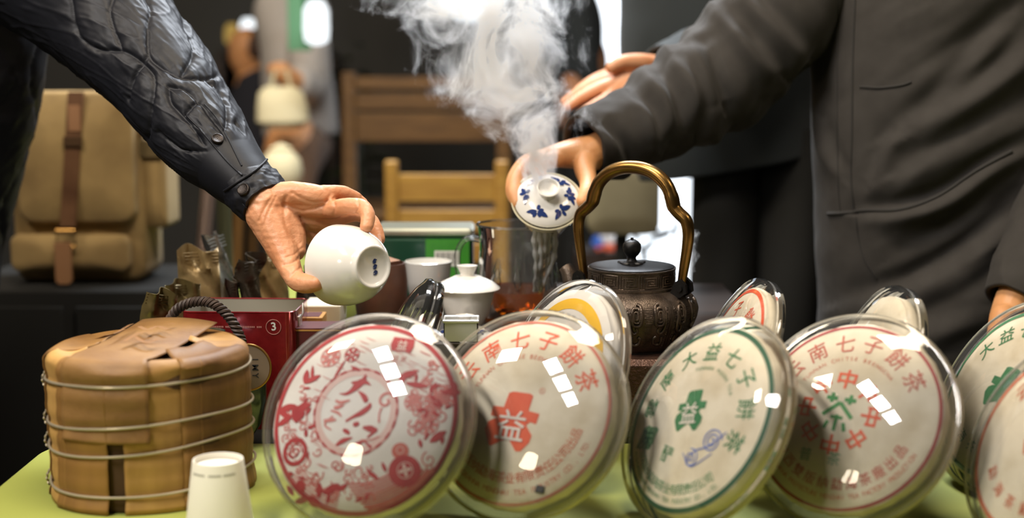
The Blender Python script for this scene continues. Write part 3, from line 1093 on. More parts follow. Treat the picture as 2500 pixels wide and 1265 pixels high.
# ================================================================== tea set on the counter
M['tea'] = clear_mat('amber_tea', (0.80, 0.36, 0.06, 1), 0.02, 1.33)
M['tea_dark'] = mat('amber_tea_body', srgb(150, 74, 12), 0.05, trans=0.75, spec=.5)
M['water'] = clear_mat('poured_tea', (0.93, 0.89, 0.76, 1), 0.02, 1.33, haze=.38)
M['brown_clay'] = mat('brown_clay', srgb(92, 56, 38), 0.5, col2=srgb(76, 46, 32), nscale=30)
M['steel'] = mat('steel', (0.70, 0.69, 0.65, 1), 0.38, metal=.7, bump=0.05, bscale=80)
M['tin_green'] = mat('dark_green_tin', srgb(22, 66, 48), 0.25, coat=.4)
M['tin_bright'] = mat('bright_green_label', srgb(52, 132, 34), 0.35, col2=srgb(66, 148, 44), nscale=20)
M['tin_silver'] = mat('silver_tin_lid', srgb(196, 196, 176), 0.28, metal=.8)
M['white_print'] = mat('white_print', srgb(225, 222, 212), 0.6)
M['grey_print'] = mat('grey_print', srgb(130, 126, 118), 0.6)
M['amber_bead'] = mat('amber_bead', srgb(186, 200, 40), 0.2)


def gaiwan_bowl(mb, r=.044, h=.052, foot=.021):
    prof = [(.0, .004), (foot * .86, .004), (foot * .88, .0), (foot, .0), (foot * 1.02, .007), (r * .62, .013), (r * .80, .026), (r * .90, .040), (r, h), (r * .975, h), (r * .87, .040), (r * .74, .024), (r * .4, .012), (.0, .010)]
    return mb.lathe(prof, 48)


# lidded white gaiwan
p = P(1141, 755, 1.995)
t = thing('gaiwan', 'plain white lidded gaiwan between the cup and the glass pitcher', 'tea bowl', (p.x, p.y, CZ))
gaiwan_bowl(MB(), .0400, .060).build('bowl', M['porcelain'], t)
ld = MB().lathe([(.0005, .0785), (.018, .0778), (.036, .0695), (.0455, .0620), (.0468, .0600), (.0455, .0588), (.040, .0600), (.0005, .070)], 48).build('lid', M['porcelain'], t)
MB().lathe([(.0100, .0765), (.0102, .0820), (.0140, .0905), (.0145, .0925), (.0125, .0925), (.0100, .0865), (.0003, .0860)], 32).build('lid_knob', M['porcelain'], ld)

# plain white cup behind
p = P(1046, 690, 2.16)
t = thing('tea_cup', 'small open white cup behind the lidded gaiwan', 'cup', (p.x, p.y, CZ))
MB().lathe([(0, .003), (.019, .003), (.020, 0), (.022, 0), (.024, .006), (.031, .030), (.034, .055), (.0360, .0755), (.0350, .0760), (.0325, .055), (.028, .020), (0, .012)], 48).build('bowl', M['porcelain'], t)

# brown clay jar
p = P(930, 700, 2.06)
t = thing('clay_jar', 'brown clay jar with crumpled paper in its mouth behind the held cup', 'jar', (p.x, p.y, CZ))
MB().lathe([(0, 0), (.030, 0), (.035, .004), (.0385, .03), (.0390, .060), (.0370, .080), (.0355, .0870), (.0335, .0870), (.034, .078), (.033, .04), (0, .03)], 48).build('body', M['brown_clay'], t)
rng = np.random.default_rng(3)
v = [(.03 * cos(a) * (1 + .2 * rng.normal()) * .8, .03 * sin(a) * .8, .086 + .008 * rng.random()) for a in np.linspace(0, 2 * pi, 14, endpoint=False)] + [(0, 0, .10)]
MB().add(v, [(i, (i + 1) % 14, 14) for i in range(14)]).build('paper_wad', mat('brown_paper', srgb(150, 112, 86), .8), t, smooth=False)

# upturned blue and white lid
p = P(1135, 790, 1.937)
t = thing('porcelain_lid', 'blue and white porcelain lid lying knob up before the white gaiwan', 'lid', (p.x, p.y, CZ))
PL = [(.0005, .0180), (.012, .0175), (.028, .0130), (.041, .0050), (.0425, .0015), (.041, .001), (.028, .009), (.0005, .013)]
MB().lathe(PL, 48).build('plate', M['porcelain'], t)
MB().lathe([(.0085, .0165), (.0085, .0215), (.0125, .0300), (.0130, .0315), (.0110, .0315), (.008, .0255), (.0003, .025)], 32).build('knob', M['porcelain'], t)


def lid_h(prof):
    rs = [a for a, b in prof[:5]]
    zs = [b for a, b in prof[:5]]
    return lambda x, y: float(np.interp(math.hypot(x, y), rs, zs))


def blue_flowers(parent, h, r, n, seed, size=.006, name='blue_flower'):
    rng = random.Random(seed)
    ik = Ink()
    for k in range(n):
        a = 2 * pi * k / n + rng.uniform(-.1, .1)
        x, y = r * cos(a), r * sin(a)
        for q in range(5):
            b = 2 * pi * q / 5 + rng.random()
            ik.blob(x + size * .7 * cos(b), y + size * .7 * sin(b), size * .5, size * .34, b, 8)
        ik.leaf(x, y, x - size * 2.2 * sin(a), y + size * 2.2 * cos(a), size * .4)
        ik.leaf(x, y, x + size * 2.0 * sin(a + .4), y - size * 2.0 * cos(a + .4), size * .35)
    return ik.build(name, M['blue_glaze'], parent, h, .0008)


blue_flowers(t, lid_h(PL), .029, 7, 2)

# steel tray
p0, p1 = P(1085, 800, 1.92), P(1168, 800, 1.92)
t = thing('steel_tray', 'small steel tray before the blue and white lid', 'tray', ((p0.x + p1.x) / 2, 1.915, CZ))
hw = (p1.x - p0.x) / 2
mb = MB().rbox(-hw, hw, -.020, .015, 0, .003, .001)
for a, b, c, d in ((-hw, hw, -.020, -.0185), (-hw, hw, .0135, .015), (-hw, -hw + .0015, -.02, .015), (hw - .0015, hw, -.02, .015)):
    mb.box(a, b, c, d, 0, .030)
mb.build('body', M['steel'], t, smooth=False)
MB().tube([(-hw, -.02, .03), (hw, -.02, .03), (hw, .015, .03), (-hw, .015, .03)], .0022, 8, closed=True).build('rim', M['steel'], t)

# glass pitcher with amber tea
p = P(1263, 770, 2.09)
t = thing('glass_pitcher', 'clear glass pitcher part filled with amber tea under the poured stream', 'pitcher', (p.x, p.y, CZ))
PO = [(.0005, .001), (.048, .001), (.0545, .006), (.0590, .025), (.0600, .045), (.0585, .075), (.0560, .105), (.0565, .125), (.0600, .1405)]
rings = []
for r, z in PO:
    ring = []
    for j in range(56):
        a = 2 * pi * j / 56
        k = max(0, cos(a - pi * .05)) ** 12 * max(0, (z - .115) / .025) * .018
        ring.append(((r + k) * cos(a), (r + k) * sin(a), z))
    rings.append(ring)
MB().rings(rings, True, False).build('body', M['glass'], t)
MB().tube(rings[-1], .0016, 8, closed=True).build('rim', M['glass'], t)
hd = catmull([(-.056, .118), (-.075, .120), (-.088, .100), (-.086, .065), (-.072, .040), (-.058, .034)], 24)
MB().tube([(x, -.008, z) for x, z in hd], .0045, 10).build('handle', M['glass'], t)
TEA = [(.0005, .004), (.046, .004), (.052, .008), (.0570, .025), (.0580, .044)]
MB().lathe(TEA + [(.0575, .0450), (.0005, .0450)], 48).build('tea', M['tea'], t)
fc = MB()
for j in range(12):      # pressed facets of the heavy glass wall
    a = 2 * pi * j / 12
    fc.tube([(.0592 * cos(a), .0592 * sin(a), .050), (.0598 * cos(a), .0598 * sin(a), .062), (.0580 * cos(a), .0580 * sin(a), .082)], [.002, .006, .002], 8)
fc.build('facet', M['glass'], t)

# dark green tin with bright label, standing behind
p0, p1 = P(922, 600, 2.30), P(1156, 600, 2.30)
t = thing('tea_tin', 'dark green tea tin with silver lid and bright green barcode label', 'tin', ((p0.x + p1.x) / 2, 2.30, CZ))
hw = (p1.x - p0.x) / 2
ztop = P(1000, 553, 2.28).z - CZ
MB().rbox(-hw, hw, -.05, .05, 0, ztop - .012, .012, 5).build('body', M['tin_green'], t)
MB().rbox(-hw - .001, hw + .001, -.051, .051, ztop - .014, ztop, .008, 5).build('lid', M['tin_silver'], t)
lb = MB().box(hw * .04, hw * .93, -.0515, -.0490, .004, ztop - .017).build('label', M['tin_bright'], t, smooth=False)
BZ0, BZ1 = P(1090, 650, 2.25).z - CZ, P(1090, 612, 2.25).z - CZ
bc = MB().box(hw * .22, hw * .72, -.0522, -.0512, BZ0, BZ1).build('barcode_panel', M['white_print'], lb, smooth=False)
br = MB()
for k in range(12):
    x = hw * (.26 + .42 * k / 11)
    br.box(x, x + .0012 + .0008 * (k % 3 == 0), -.0526, -.0518, BZ0 + .004, BZ1 - .003)
br.build('barcode', M['grey_print'], lb, smooth=False)

# cream card box behind the held cup
p = P(800, 760, 2.02)
t = thing('card_box', 'cream card box behind the held white cup', 'box', (p.x, p.y, TZ))
zt = P(800, 738, 2.02).z - TZ
MB().rbox(-.030, .020, -.03, .04, 0, zt - .012, .002).build('body', mat('cream_card', srgb(214, 202, 176), .7), t)
MB().rbox(-.032, .022, -.032, .042, zt - .030, zt, .002).build('lid', mat('cream_card_lid', srgb(222, 212, 188), .7), t)

# cartons right of the red tin
M['gold_card'] = mat('gold_card', srgb(186, 132, 62), .45, col2=srgb(196, 148, 80), nscale=20)
M['maroon'] = mat('maroon_card', srgb(84, 26, 26), .5)
p = P(763, 772, 1.94)
t = thing('carton', 'gold-edged carton with dark printed lid right of the red tin', 'carton', (p.x, p.y, TZ))
zt = p.z - TZ
MB().rbox(-.015, .015, -.012, .035, 0, zt, .001).build('body', M['gold_card'], t)
MB().box(-.010, .010, -.006, .030, zt, zt + .0006).build('print', M['maroon'], t, smooth=False)
p = P(784, 792, 1.88)
t = thing('carton', 'low maroon carton right of the gold-edged carton', 'carton', (p.x, p.y, TZ))
zt = p.z - TZ
MB().rbox(-.030, .030, -.028, .024, 0, zt, .001).build('body', M['maroon'], t)
MB().box(-.030, .030, -.0286, -.0280, zt - .004, zt - .002).build('edge_line', M['gold_card'], t, smooth=False)

# ================================================================== cup in the left hand
CUPF, CUPR = P(912, 652, 1.700), P(828, 647, 1.7545)
ax = (CUPR - CUPF)
CUPH = ax.length
ax.normalize()
cu = Vector((0, 0, 1)).cross(ax).normalized()
cv = ax.cross(cu)
CUP_M = frame(CUPF, cu, cv, ax)
t = thing('held_cup', 'tilted white porcelain cup held in the hand, blue mark in its foot', 'cup', M=CUP_M)
H = CUPH
PC = [(.0003, .0035), (.0195, .0030), (.0222, .0012), (.0238, -.0002), (.0258, .0), (.0270, .0015), (.0268, .0050), (.0300, .0085), (.0375, .0170), (.0440, .0290), (.0480, .0420), (.0500, .0540), (.0508, H), (.0496, H)]
PCi = [(.0485, .054), (.0462, .042), (.0415, .028), (.034, .016), (.022, .009), (.0003, .0075)]
MB().lathe(PC + PCi, 72).build('bowl', M['porcelain'], t, angle=60)
ik = Ink()
rot = 0
for k, yy in enumerate((.0068, 0, -.0072)):
    ik.blob(-.004 - .0006 * k, yy, .0024, .0026, .3 * k, 10)
    ik.stroke([(-.0075, yy + .001, .0012), (-.004, yy + .0022, .0014), (-.0012, yy - .001, .001)], 6)
    ik.stroke([(-.006, yy - .002, .001), (-.003, yy - .0026, .0014), (-.001, yy - .002, .001)], 6)
v = [(x, y, .0028) for x, y in ik.v]
mk('foot_mark', v, ik.f, M['blue_glaze'], t, smooth=False)
# last drop at the lip
dp = P(842, 744, 1.755)
MB().tube([dp + Vector((0, 0, .004)), dp, dp - Vector((0, 0, .008)), dp - Vector((0, 0, .012))], [.0015, .0018, .0011, .0002], 8).build('drip', M['water'], None)
tag(bpy.data.objects['drip'], 'thin drip of tea falling from the held cup', 'water')

# ================================================================== poured gaiwan in the right hand
GC = P(1336, 492, 2.015)          # lid rim centre
gn = Vector((0.03, -0.74, 0.67)).normalized()
gu = Vector((1, 0, 0)) - gn * gn.x
gu.normalize()
gv = gn.cross(gu)
GM = frame(GC, gu, gv, gn)
t = thing('pouring_gaiwan', 'blue and white porcelain gaiwan tipped forward by the steaming hand', 'tea bowl', M=GM)
MB().lathe([(.0003, -.050), (.019, -.050), (.020, -.054), (.0225, -.054), (.024, -.048), (.034, -.036), (.041, -.018), (.047, -.004), (.0515, .0015), (.0505, .0025), (.045, -.003), (.038, -.018), (.028, -.038), (.0003, -.046)], 56).build('bowl', mat('pale_rim_porcelain', srgb(230, 222, 190), .15, coat=.4), t)
GL = [(.0005, .0205), (.014, .0195), (.030, .0145), (.044, .0065), (.0468, .0020), (.045, .0), (.03, .010), (.0005, .016)]
gl = MB().lathe(GL, 56).build('lid', M['porcelain'], t)
MB().lathe([(.0125, .0185), (.0122, .0250), (.0150, .0320), (.0165, .0335), (.0145, .0340), (.0125, .0290), (.0003, .0275)], 40).build('lid_knob', M['porcelain'], gl)
blue_flowers(gl, lid_h(GL), .0315, 6, 5, .0078)

# stream from the gaiwan into the pitcher: braided sheet of water
mb = MB()
top = P(1335, 546, 2.005)
bot = Vector((P(1300, 700, 2.05).x, 2.05, CZ + .047))
for k in range(5):
    ph = k * 1.3
    pts, rr = [], []
    for i in range(26):
        u = i / 25
        c = top.lerp(bot, u)
        c.z = top.z + (bot.z - top.z) * (u ** 1.0)
        c.x = top.x + (P(1330, 600, 2.03).x - top.x) * min(u * 2, 1) + (bot.x - P(1330, 600, 2.03).x) * max(0, u * 2 - 1) * .6
        w = .016 * (1 - u * .55)
        pts.append(Vector((c.x + w * (k - 2) / 2 * (.9 + .25 * sin(ph + u * 5)), c.y + .003 * cos(ph + u * 4), c.z)))
        rr.append(.0050 * (1 - .45 * u) * (1 + .25 * sin(u * 31 + ph)))
    mb.tube(pts, rr, 8)
st_o = mb.build('tea_stream', M['water'], None)
tag(st_o, 'stream of pale tea falling from the gaiwan into the glass pitcher', 'water', kind='stuff')
# ================================================================== bamboo-wrapped bundle of tea cakes
M['bamboo'] = mat('dry_bamboo_sheath', srgb(154, 112, 54), 0.6, col2=srgb(102, 68, 32), nscale=16, stretch=(1, 1, .12), bump=0.3, bscale=160, contrast=(.3, .72))
M['bamboo_pale'] = mat('pale_bamboo_sheath', srgb(186, 144, 80), 0.6, col2=srgb(140, 100, 50), nscale=14, stretch=(1, 1, .15), bump=0.25, bscale=160)
M['bamboo_dark'] = mat('brown_bamboo_sheath', srgb(128, 92, 52), 0.6, col2=srgb(104, 72, 38), nscale=18, stretch=(1, 1, .12), bump=0.3, bscale=160)
M['bamboo_strap'] = mat('strap_sheath', srgb(150, 112, 62), 0.6, col2=srgb(118, 82, 42), nscale=14, bump=0.3, bscale=160)
M['core'] = mat('inner_sheath', srgb(78, 54, 30), 0.9)
M['wire'] = mat('pale_wire', srgb(186, 174, 150), 0.3, metal=0.4)
M['stamp'] = mat('brown_stamp_ink', srgb(134, 92, 44), 0.7)
BX, BY, BR = P(366, 1000, 1.590).x, 1.590, .1115
bun = thing('tea_bundle', 'stack of tea cakes wrapped in tan bamboo sheath, tied with four wires', 'bundle', (BX, BY, TZ))
WZ = [.0215, .0665, .0955, .1400]


def side_r(a, z):
    r = BR + .0022 * sin(3 * a + 1.0) + .0014 * sin(5 * a + z * 20)
    for w in WZ:
        r -= .0022 * math.exp(-((z - wire_z(w, a)) / .007) ** 2)
    r += .0030 * max(0, 1 - z / .03) + .0012 * sin(z * 260) * .4
    return r


def wire_z(w, a):
    return w + .0055 * cos(a) + .002 * sin(2 * a + w * 40)


def sheath(a0, a1, dr, z0, r_end, lift, m, name='bamboo_sheath', ztop=.166, na=18, flat=None):
    """one sheath: up the wall, over the shoulder and inwards on top; angles in degrees, -90 faces the viewer"""
    path = [(None, z) for z in np.linspace(z0, ztop - .012, 26)]
    for b in np.linspace(0, 1, 7)[1:]:
        path.append((BR + dr - .014 * (1 - cos(b * pi / 2)), ztop - .012 + .012 * sin(b * pi / 2)))
    rs = np.linspace(BR + dr - .014, r_end, 9)[1:] if r_end is not None else []
    for i, r in enumerate(rs):
        u = (i + 1) / 8
        path.append((r, ztop + lift * u - .0035 * sin(u * pi)))
    v, f = [], []
    for k, (r, z) in enumerate(path):
        for j in range(na + 1):
            u = j / na
            a = R(a0 + (a1 - a0) * u)
            if r is None:
                rr = side_r(a, z) + dr
            else:
                rr = r * (1 + .012 * sin(a * 7 + dr * 900))
            edge = .0016 * (abs(u - .5) * 2) ** 4
            if flat is not None and r is not None and r < BR - .012:   # keep straight sides across the top
                am = R((a0 + a1) / 2)
                w = (BR - .013) * math.tan(R(abs(a1 - a0)) / 2) * (2 * u - 1) * (1 if a1 > a0 else -1)
                x = r * cos(am) - w * sin(am)
                y = r * sin(am) + w * cos(am)
                v.append((x, y, z + .004 * (1 - (2 * u - 1) ** 2)))
                continue
            zz = z + (.0030 * sin(a * 9 + dr * 2000) * max(0, (BR - rr) / BR) if r is not None else 0)
            v.append(((rr + edge) * cos(a), (rr + edge) * sin(a), zz))
    n = na + 1
    for k in range(len(path) - 1):
        for j in range(na):
            f.append((k * n + j, k * n + j + 1, (k + 1) * n + j + 1, (k + 1) * n + j))
    o = mk(name, v, f, m, bun, angle=70)
    s = o.modifiers.new('thick', 'SOLIDIFY')
    s.thickness = .0011
    s.offset = -1
    return o


MB().lathe([(.001, .001), (.106, .001), (.1085, .006), (.1085, .154), (.104, .160), (.001, .161)], 64).build('core', M['core'], bun)
for a0, a1, dr, z0, re, li, m in (
        (-265, -205, .000, .0015, .060, .006, 'bamboo'), (-215, -160, .0012, .0012, .052, .003, 'bamboo'), (-170, -128, .0004, .0010, .066, .000, 'bamboo_pale'),
        (-134, -99, .0016, .0010, .060, -.003, 'bamboo'), (-90, -45, .0004, .0010, .058, -.004, 'bamboo_pale'), (-58, -2, .0016, .0012, .062, .004, 'bamboo'),
        (-10, 45, .0006, .0012, .048, .007, 'bamboo_pale'), (38, 100, .0016, .0014, .056, .006, 'bamboo')):
    sheath(a0, a1, dr, z0, re, li, M[m])
sheath(-128, -76, .0030, .0790, -.085, .0085, M['bamboo_strap'], 'bamboo_strap', ztop=.1685, flat=True)
for w in WZ:
    pts = []
    for j in range(96):
        a = 2 * pi * j / 96
        z = wire_z(w, a)
        pts.append(((side_r(a, z) + .0042) * cos(a), (side_r(a, z) + .0042) * sin(a), z))
    wr = MB().tube(pts, .0015, 8, closed=True).build('wire', M['wire'], bun)
    a = R(178)
    z = wire_z(w, a)
    kn = [(-BR - .004 - .006 * sin(u * 2.5), .002 * sin(u * 25), z + .004 - .020 * u) for u in np.linspace(0, 1, 20)]
    MB().tube([Vector(q) for q in kn], .0013, 6).build('wire_twist', M['wire'], wr)
# faded stamp on the strap (drawn as seen by the viewer)
ik = Ink()
SX = lambda px, py: ((px - 235) / 2040 - .062, 0)
top = lambda px, py: tuple((PZ(px, py, TZ + .176) - Vector((BX, BY, 0)))[:2])
sm = lambda pts: ik.stroke([top(220 + x * .104, 780 + y * .104) + (w * .104 / 2150 * 1.6,) for x, y, w in pts])
sm([(1160, 300, 60), (1250, 350, 70), (1370, 380, 60), (1500, 320, 50), (1600, 290, 50), (1780, 340, 50), (1850, 330, 20)])
sm([(820, 600, 60), (900, 560, 60), (1060, 500, 50), (1250, 440, 50), (1450, 460, 40), (1650, 440, 20)])
sm([(1070, 520, 40), (1180, 580, 60), (1330, 610, 70), (1500, 580, 50), (1600, 550, 20)])
sm([(1850, 230, 30), (1980, 215, 40)])
for k in range(4):
    sm([(560 + k * 90, 480 - k * 55, 10), (660 + k * 90, 430 - k * 55, 36), (760 + k * 90, 400 - k * 55, 10)])
mk('faded_stamp', [(x, y, .1795 + .0035 * (1 - ((x + .01) / .06) ** 2) - .006 * max(0, -(y + .03) / .07)) for x, y in ik.v], ik.f, M['stamp'], bun, smooth=False)

# ================================================================== inverted paper cup in front
p = PZ(532, 1121, TZ + .0735)
t = thing('paper_cup', 'white paper cup turned upside down before the bamboo bundle', 'cup', (p.x, p.y, TZ))
M['cup_paper'] = mat('cup_paper', srgb(226, 221, 208), 0.6, bump=.05, bscale=600)
MB().lathe([(.0345, .0030), (.0352, .0018), (.0364, .0010), (.0372, .0022), (.0364, .0040), (.0350, .0045), (.0263, .0728), (.0258, .0738), (.0250, .0736), (.0247, .0680)], 64).build('wall', M['cup_paper'], t, angle=60)
MB().lathe([(.0003, .0675), (.0240, .0675), (.0250, .0668)], 48).build('base_disc', M['cup_paper'], t)
mb = MB()
for k in range(26):
    if k in (9, 10, 18):
        continue
    a = R(-142 + k * 4.0)
    r = .0350 - (.0350 - .0263) * (.0585 / .068) + .0003
    c, s = cos(a), sin(a)
    mb.add([(r * c + .0006 * s, r * s - .0006 * c, .0618), (r * c - .0006 * s, r * s + .0006 * c, .0618), (r * c - .0006 * s, r * s + .0006 * c, .0640), (r * c + .0006 * s, r * s - .0006 * c, .0640)], [(0, 1, 2, 3)])
mb.build('small_print', M['grey_print'], t, smooth=False)

# ================================================================== flat dark flask with braided handle behind the bundle
M['bottle_green'] = mat('dark_green_glaze', (0.016, 0.022, 0.014, 1), 0.18, coat=.5, col2=(0.03, 0.042, 0.02, 1), nscale=10)
M['braid'] = mat('dark_braided_leather', srgb(52, 40, 34), 0.55, col2=srgb(74, 58, 50), nscale=90)
M['gold'] = mat('gold_trim', srgb(170, 128, 66), 0.3, metal=.9)
M['label_grey'] = mat('flask_label', srgb(118, 100, 80), 0.6)
p = P(497, 1000, 1.752)
t = thing('flask', 'dark green flat flask with braided handle between bundle and red tin', 'flask', (p.x, p.y, TZ))
mb = MB()
rings = []
for z, rx, ry in ((0, .048, .026), (.006, .056, .030), (.03, .072, .036), (.06, .080, .040), (.09, .080, .040), (.115, .070, .037), (.132, .050, .030), (.138, .034, .024), (.150, .030, .022)):
    rings.append([(rx * cos(2 * pi * j / 48), ry * sin(2 * pi * j / 48), z) for j in range(48)])
mb.rings(rings).build('body', M['bottle_green'], t, angle=70)
hx0, hx1 = P(398, 800, 1.752) - p, P(596, 826, 1.752) - p
hc = [(P(a, b, 1.752).x - p.x, P(a, b, 1.752).z - TZ) for a, b in ((404, 840), (408, 800), (432, 756), (476, 737), (520, 742), (560, 775), (586, 822), (594, 860))]
hq = catmull(hc, 60)
hpth = [Vector((x, 0, z)) for x, z in hq]
hd = MB().tube(hpth, .0046, 10).build('handle', M['braid'], t)
for s in range(3):
    pts = []
    for i in range(240):
        u = i / 239 * 59
        k = min(int(u), 58)
        c = hpth[k].lerp(hpth[k + 1], u - k)
        d = (hpth[k + 1] - hpth[k]).normalized()
        nn = Vector((-d.z, 0, d.x))
        ph = u * 1.15 + s * 2 * pi / 3
        pts.append(c + nn * (.0044 * cos(ph)) + Vector((0, 1, 0)) * (.0044 * sin(ph)))
    MB().tube(pts, .0024, 6).build('braid_strand', M['braid'], hd)
lc = P(604, 897, 1.712) - Vector((p.x, p.y, TZ))
LM = frame(lc, Vector((1, 0, 0)), Vector((0, 0, 1)), Vector((0, -1, 0)))
lb = MB().lathe([(.0003, .001), (.0275, .001), (.0275, -.003), (.0003, -.003)], 48, LM).build('label_disc', M['label_grey'], t)
MB().tube([LM @ Vector((.0285 * cos(2 * pi * j / 56), .0285 * sin(2 * pi * j / 56), 0)) for j in range(56)], .0016, 8, closed=True).build('label_rim', M['gold'], lb)
ik = Ink()
for j, ch in enumerate('IMY'):
    ik.char(ch, .010, .010 - j * .010, .011, -pi / 2, .01)
mk('label_lettering', [LM @ Vector((x, y, .0014)) for x, y in ik.v], ik.f, M['black_mark'], lb, smooth=False)

# ================================================================== red tin
M['red_tin'] = mat('metallic_red_tin', srgb(134, 22, 28), 0.24, metal=.45, coat=.5, col2=srgb(150, 30, 34), nscale=120)
M['tin_inside'] = mat('tin_inside', srgb(168, 162, 146), 0.45, metal=.3)
M['tin_edge'] = mat('dark_tin_side', srgb(48, 20, 18), 0.3, metal=.5)
M['pink_print'] = mat('pink_print', srgb(196, 132, 122), 0.5)
p0, p1 = P(444, 763, 1.84), P(722, 764, 1.84)
TH = P(580, 763, 1.84).z - TZ
t = thing('red_tin', 'open red metallic tea tin with silver clasp behind the bamboo bundle', 'tin', ((p0.x + p1.x) / 2, 1.84 + .055, TZ))
t.rotation_euler.z = R(-2)
hw, hd_ = (p1.x - p0.x) / 2, .055


def rrect(hx, hy, r, z, n=5):
    out = []
    for cx, cy, a0 in ((hx - r, hy - r, 0), (-hx + r, hy - r, 90), (-hx + r, -hy + r, 180), (hx - r, -hy + r, 270)):
        out += [(cx + r * cos(R(a0 + 90 * k / n)), cy + r * sin(R(a0 + 90 * k / n)), z) for k in range(n + 1)]
    return out


MB().rings([rrect(hw, hd_, .012, z) for z in (0, .01, TH)], True, False).build('body', M['red_tin'], t, angle=50)
MB().rings([rrect(hw - .0012, hd_ - .0012, .011, z) for z in (TH, .02, .004)], False, True).build('inside', M['tin_inside'], t, angle=50)
MB().tube(rrect(hw - .0004, hd_ - .0004, .012, TH), .0011, 6, closed=True).build('rolled_rim', M['red_tin'], t)
em = MB()
q = P(672, 798, 1.84)
ex, ez = q.x - (p0.x + p1.x) / 2, q.z - TZ
yf = -hd_ - .0005
em.tube([(ex + .0098 * cos(2 * pi * j / 40), yf, ez + .0098 * sin(2 * pi * j / 40)) for j in range(40)], .0005, 5, closed=True)
em.build('emblem_ring', M['pink_print'], t)
ik = Ink().char('3', 0, .001, .015, .1, .02)
for k in range(18):
    if k in (7,):
        continue
    pass
mk('emblem_figure', [(ex + x, yf, ez + y) for x, y in ik.v], ik.f, M['white_print'], t, smooth=False)
mb = MB()
for k in range(30):
    x = ex - .084 + k * .0023
    if k % 9 == 8:
        continue
    mb.box(x, x + .0014, yf - .0002, yf, ez - .0012, ez + .0010)
mb.build('small_print', M['pink_print'], t, smooth=False)
c = empty('clasp', (hw, -.018, TH - .020))
c.parent = t
MB().rbox(-.0005, .0022, -.009, .009, -.016, .010, .001).build('clasp_plate', M['steel'], c)
MB().tube([(.002, -.006, .006), (.006, -.006, .014), (.005, 0, .026), (.006, .006, .014), (.002, .006, .006)], .0011, 8).build('clasp_wire', M['steel'], c)
MB().lathe([(.0003, .004), (.004, .003), (.005, 0)], 16, Matrix.Translation((.001, 0, -.036)) @ Matrix.Rotation(pi / 2, 4, 'Y')).build('clasp_stud', M['gold'], c)

# ================================================================== foil pouches
M['foil'] = mat('silver_foil', srgb(168, 166, 158), 0.25, metal=.85, bump=.5, bscale=40)
M['foil_olive'] = mat('olive_foil', srgb(132, 116, 74), 0.3, metal=.55, col2=srgb(112, 96, 58), nscale=12, bump=.5, bscale=40)
M['foil_tan'] = mat('tan_foil', srgb(150, 126, 84), 0.35, metal=.4, bump=.4, bscale=40)
M['foil_dark'] = mat('dark_foil', srgb(66, 58, 48), 0.3, metal=.5, bump=.4, bscale=40)


def pouch(tops, Y, w, yaw, m, label, thick=.034, z0=TZ, seed=0, crump=1.0):
    """stand-up foil pouch: tops = pixel of its top centre; its foot stands on the black table"""
    tp = P(tops[0], tops[1], Y)
    base = Vector((tops[2] if len(tops) > 2 else tp.x, Y + (tops[3] if len(tops) > 3 else 0), z0))
    up = tp - base
    h = up.length
    up.normalize()
    x = Vector((cos(R(yaw)), sin(R(yaw)), 0))
    x = (x - up * x.dot(up)).normalized()
    F = frame(base, x, up.cross(x), up)
    t = thing('foil_pouch', label, 'pouch', M=F, group='stand-up foil pouches behind the red tin')
    rng = np.random.default_rng(seed)
    rings = []
    nz, nx_ = 30, 14
    for i in range(nz + 1):
        u = i / nz
        th = thick / 2 * (1 - u ** 3) ** .8 * (.75 + .25 * sin(pi * min(u * 1.3, 1))) + .0008
        if u > .88:
            th = .0008
        ring = []
        for s in (1, -1):
            for j in range(nx_ + 1):
                q = (j / nx_ * 2 - 1) * s
                ww = w / 2 * (1 - .05 * u)
                xx = q * ww
                yy = -s * th * (1 - q * q) ** .6
                wob = crump * (.0035 * sin(u * 13 + q * 4 + seed) * u + .0022 * sin(u * 31 + q * 7 + seed * 2) * u + (.0045 * sin(q * 5 + seed) if u > .85 else 0) * u)
                ring.append((xx, yy + wob, h * u + (.004 * sin(q * 3 + seed) * crump if i == nz else 0)))
        rings.append(ring)
    MB().rings(rings, True, True).build('bag', m, t, angle=60)
    s1 = MB()
    for k in range(4):
        z = h * (.905 + .022 * k)
        s1.tube([(-.46 * w, -.0022 + crump * .003 * sin(seed), z), (.46 * w, -.0022 + crump * .003 * sin(seed), z)], .0007, 5)
    s1.build('heat_seal', m, t)
    return t


pouch((398, 712, P(345, 800, 1.88).x - .02, .0), 1.88, .046, 38, M['foil_olive'], 'narrow olive foil pouch leaning right, leftmost of the pouches', .02, seed=1)
pouch((447, 688, P(428, 800, 1.99).x, .0), 1.99, .060, 40, M['foil_olive'], 'olive foil pouch second from the left, above the braided handle', .03, seed=2)
pouch((482, 606, P(496, 760, 2.04).x, .0), 2.04, .062, 14, M['foil_tan'], 'tall crumpled olive tan foil pouch left of the silver one', .04, seed=3, crump=1.6)
pouch((517, 572, P(575, 740, 2.13).x + .02, .0), 2.13, .055, 72, M['foil'], 'silver foil pouch seen edge-on, leaning right', .016, seed=4)
pouch((571, 683, P(560, 760, 2.0).x, .0), 2.00, .030, 62, M['foil_dark'], 'short dark foil pouch tip just above the red tin', .012, seed=5)
pouch((613, 628, P(606, 760, 2.02).x, .0), 2.02, .060, 74, M['foil_dark'], 'dark crumpled foil pouch seen edge-on above the red tin', .024, seed=6, crump=1.4)
pouch((658, 620, P(672, 760, 2.10).x, .0), 2.10, .058, 32, M['foil_tan'], 'tan foil pouch half hidden by the thumb', .03, seed=7, crump=1.3)
pouch((757, 655, P(752, 760, 2.10).x, .0), 2.10, .050, 50, M['foil_dark'], 'dark foil pouch between thumb and held cup', .024, seed=8)
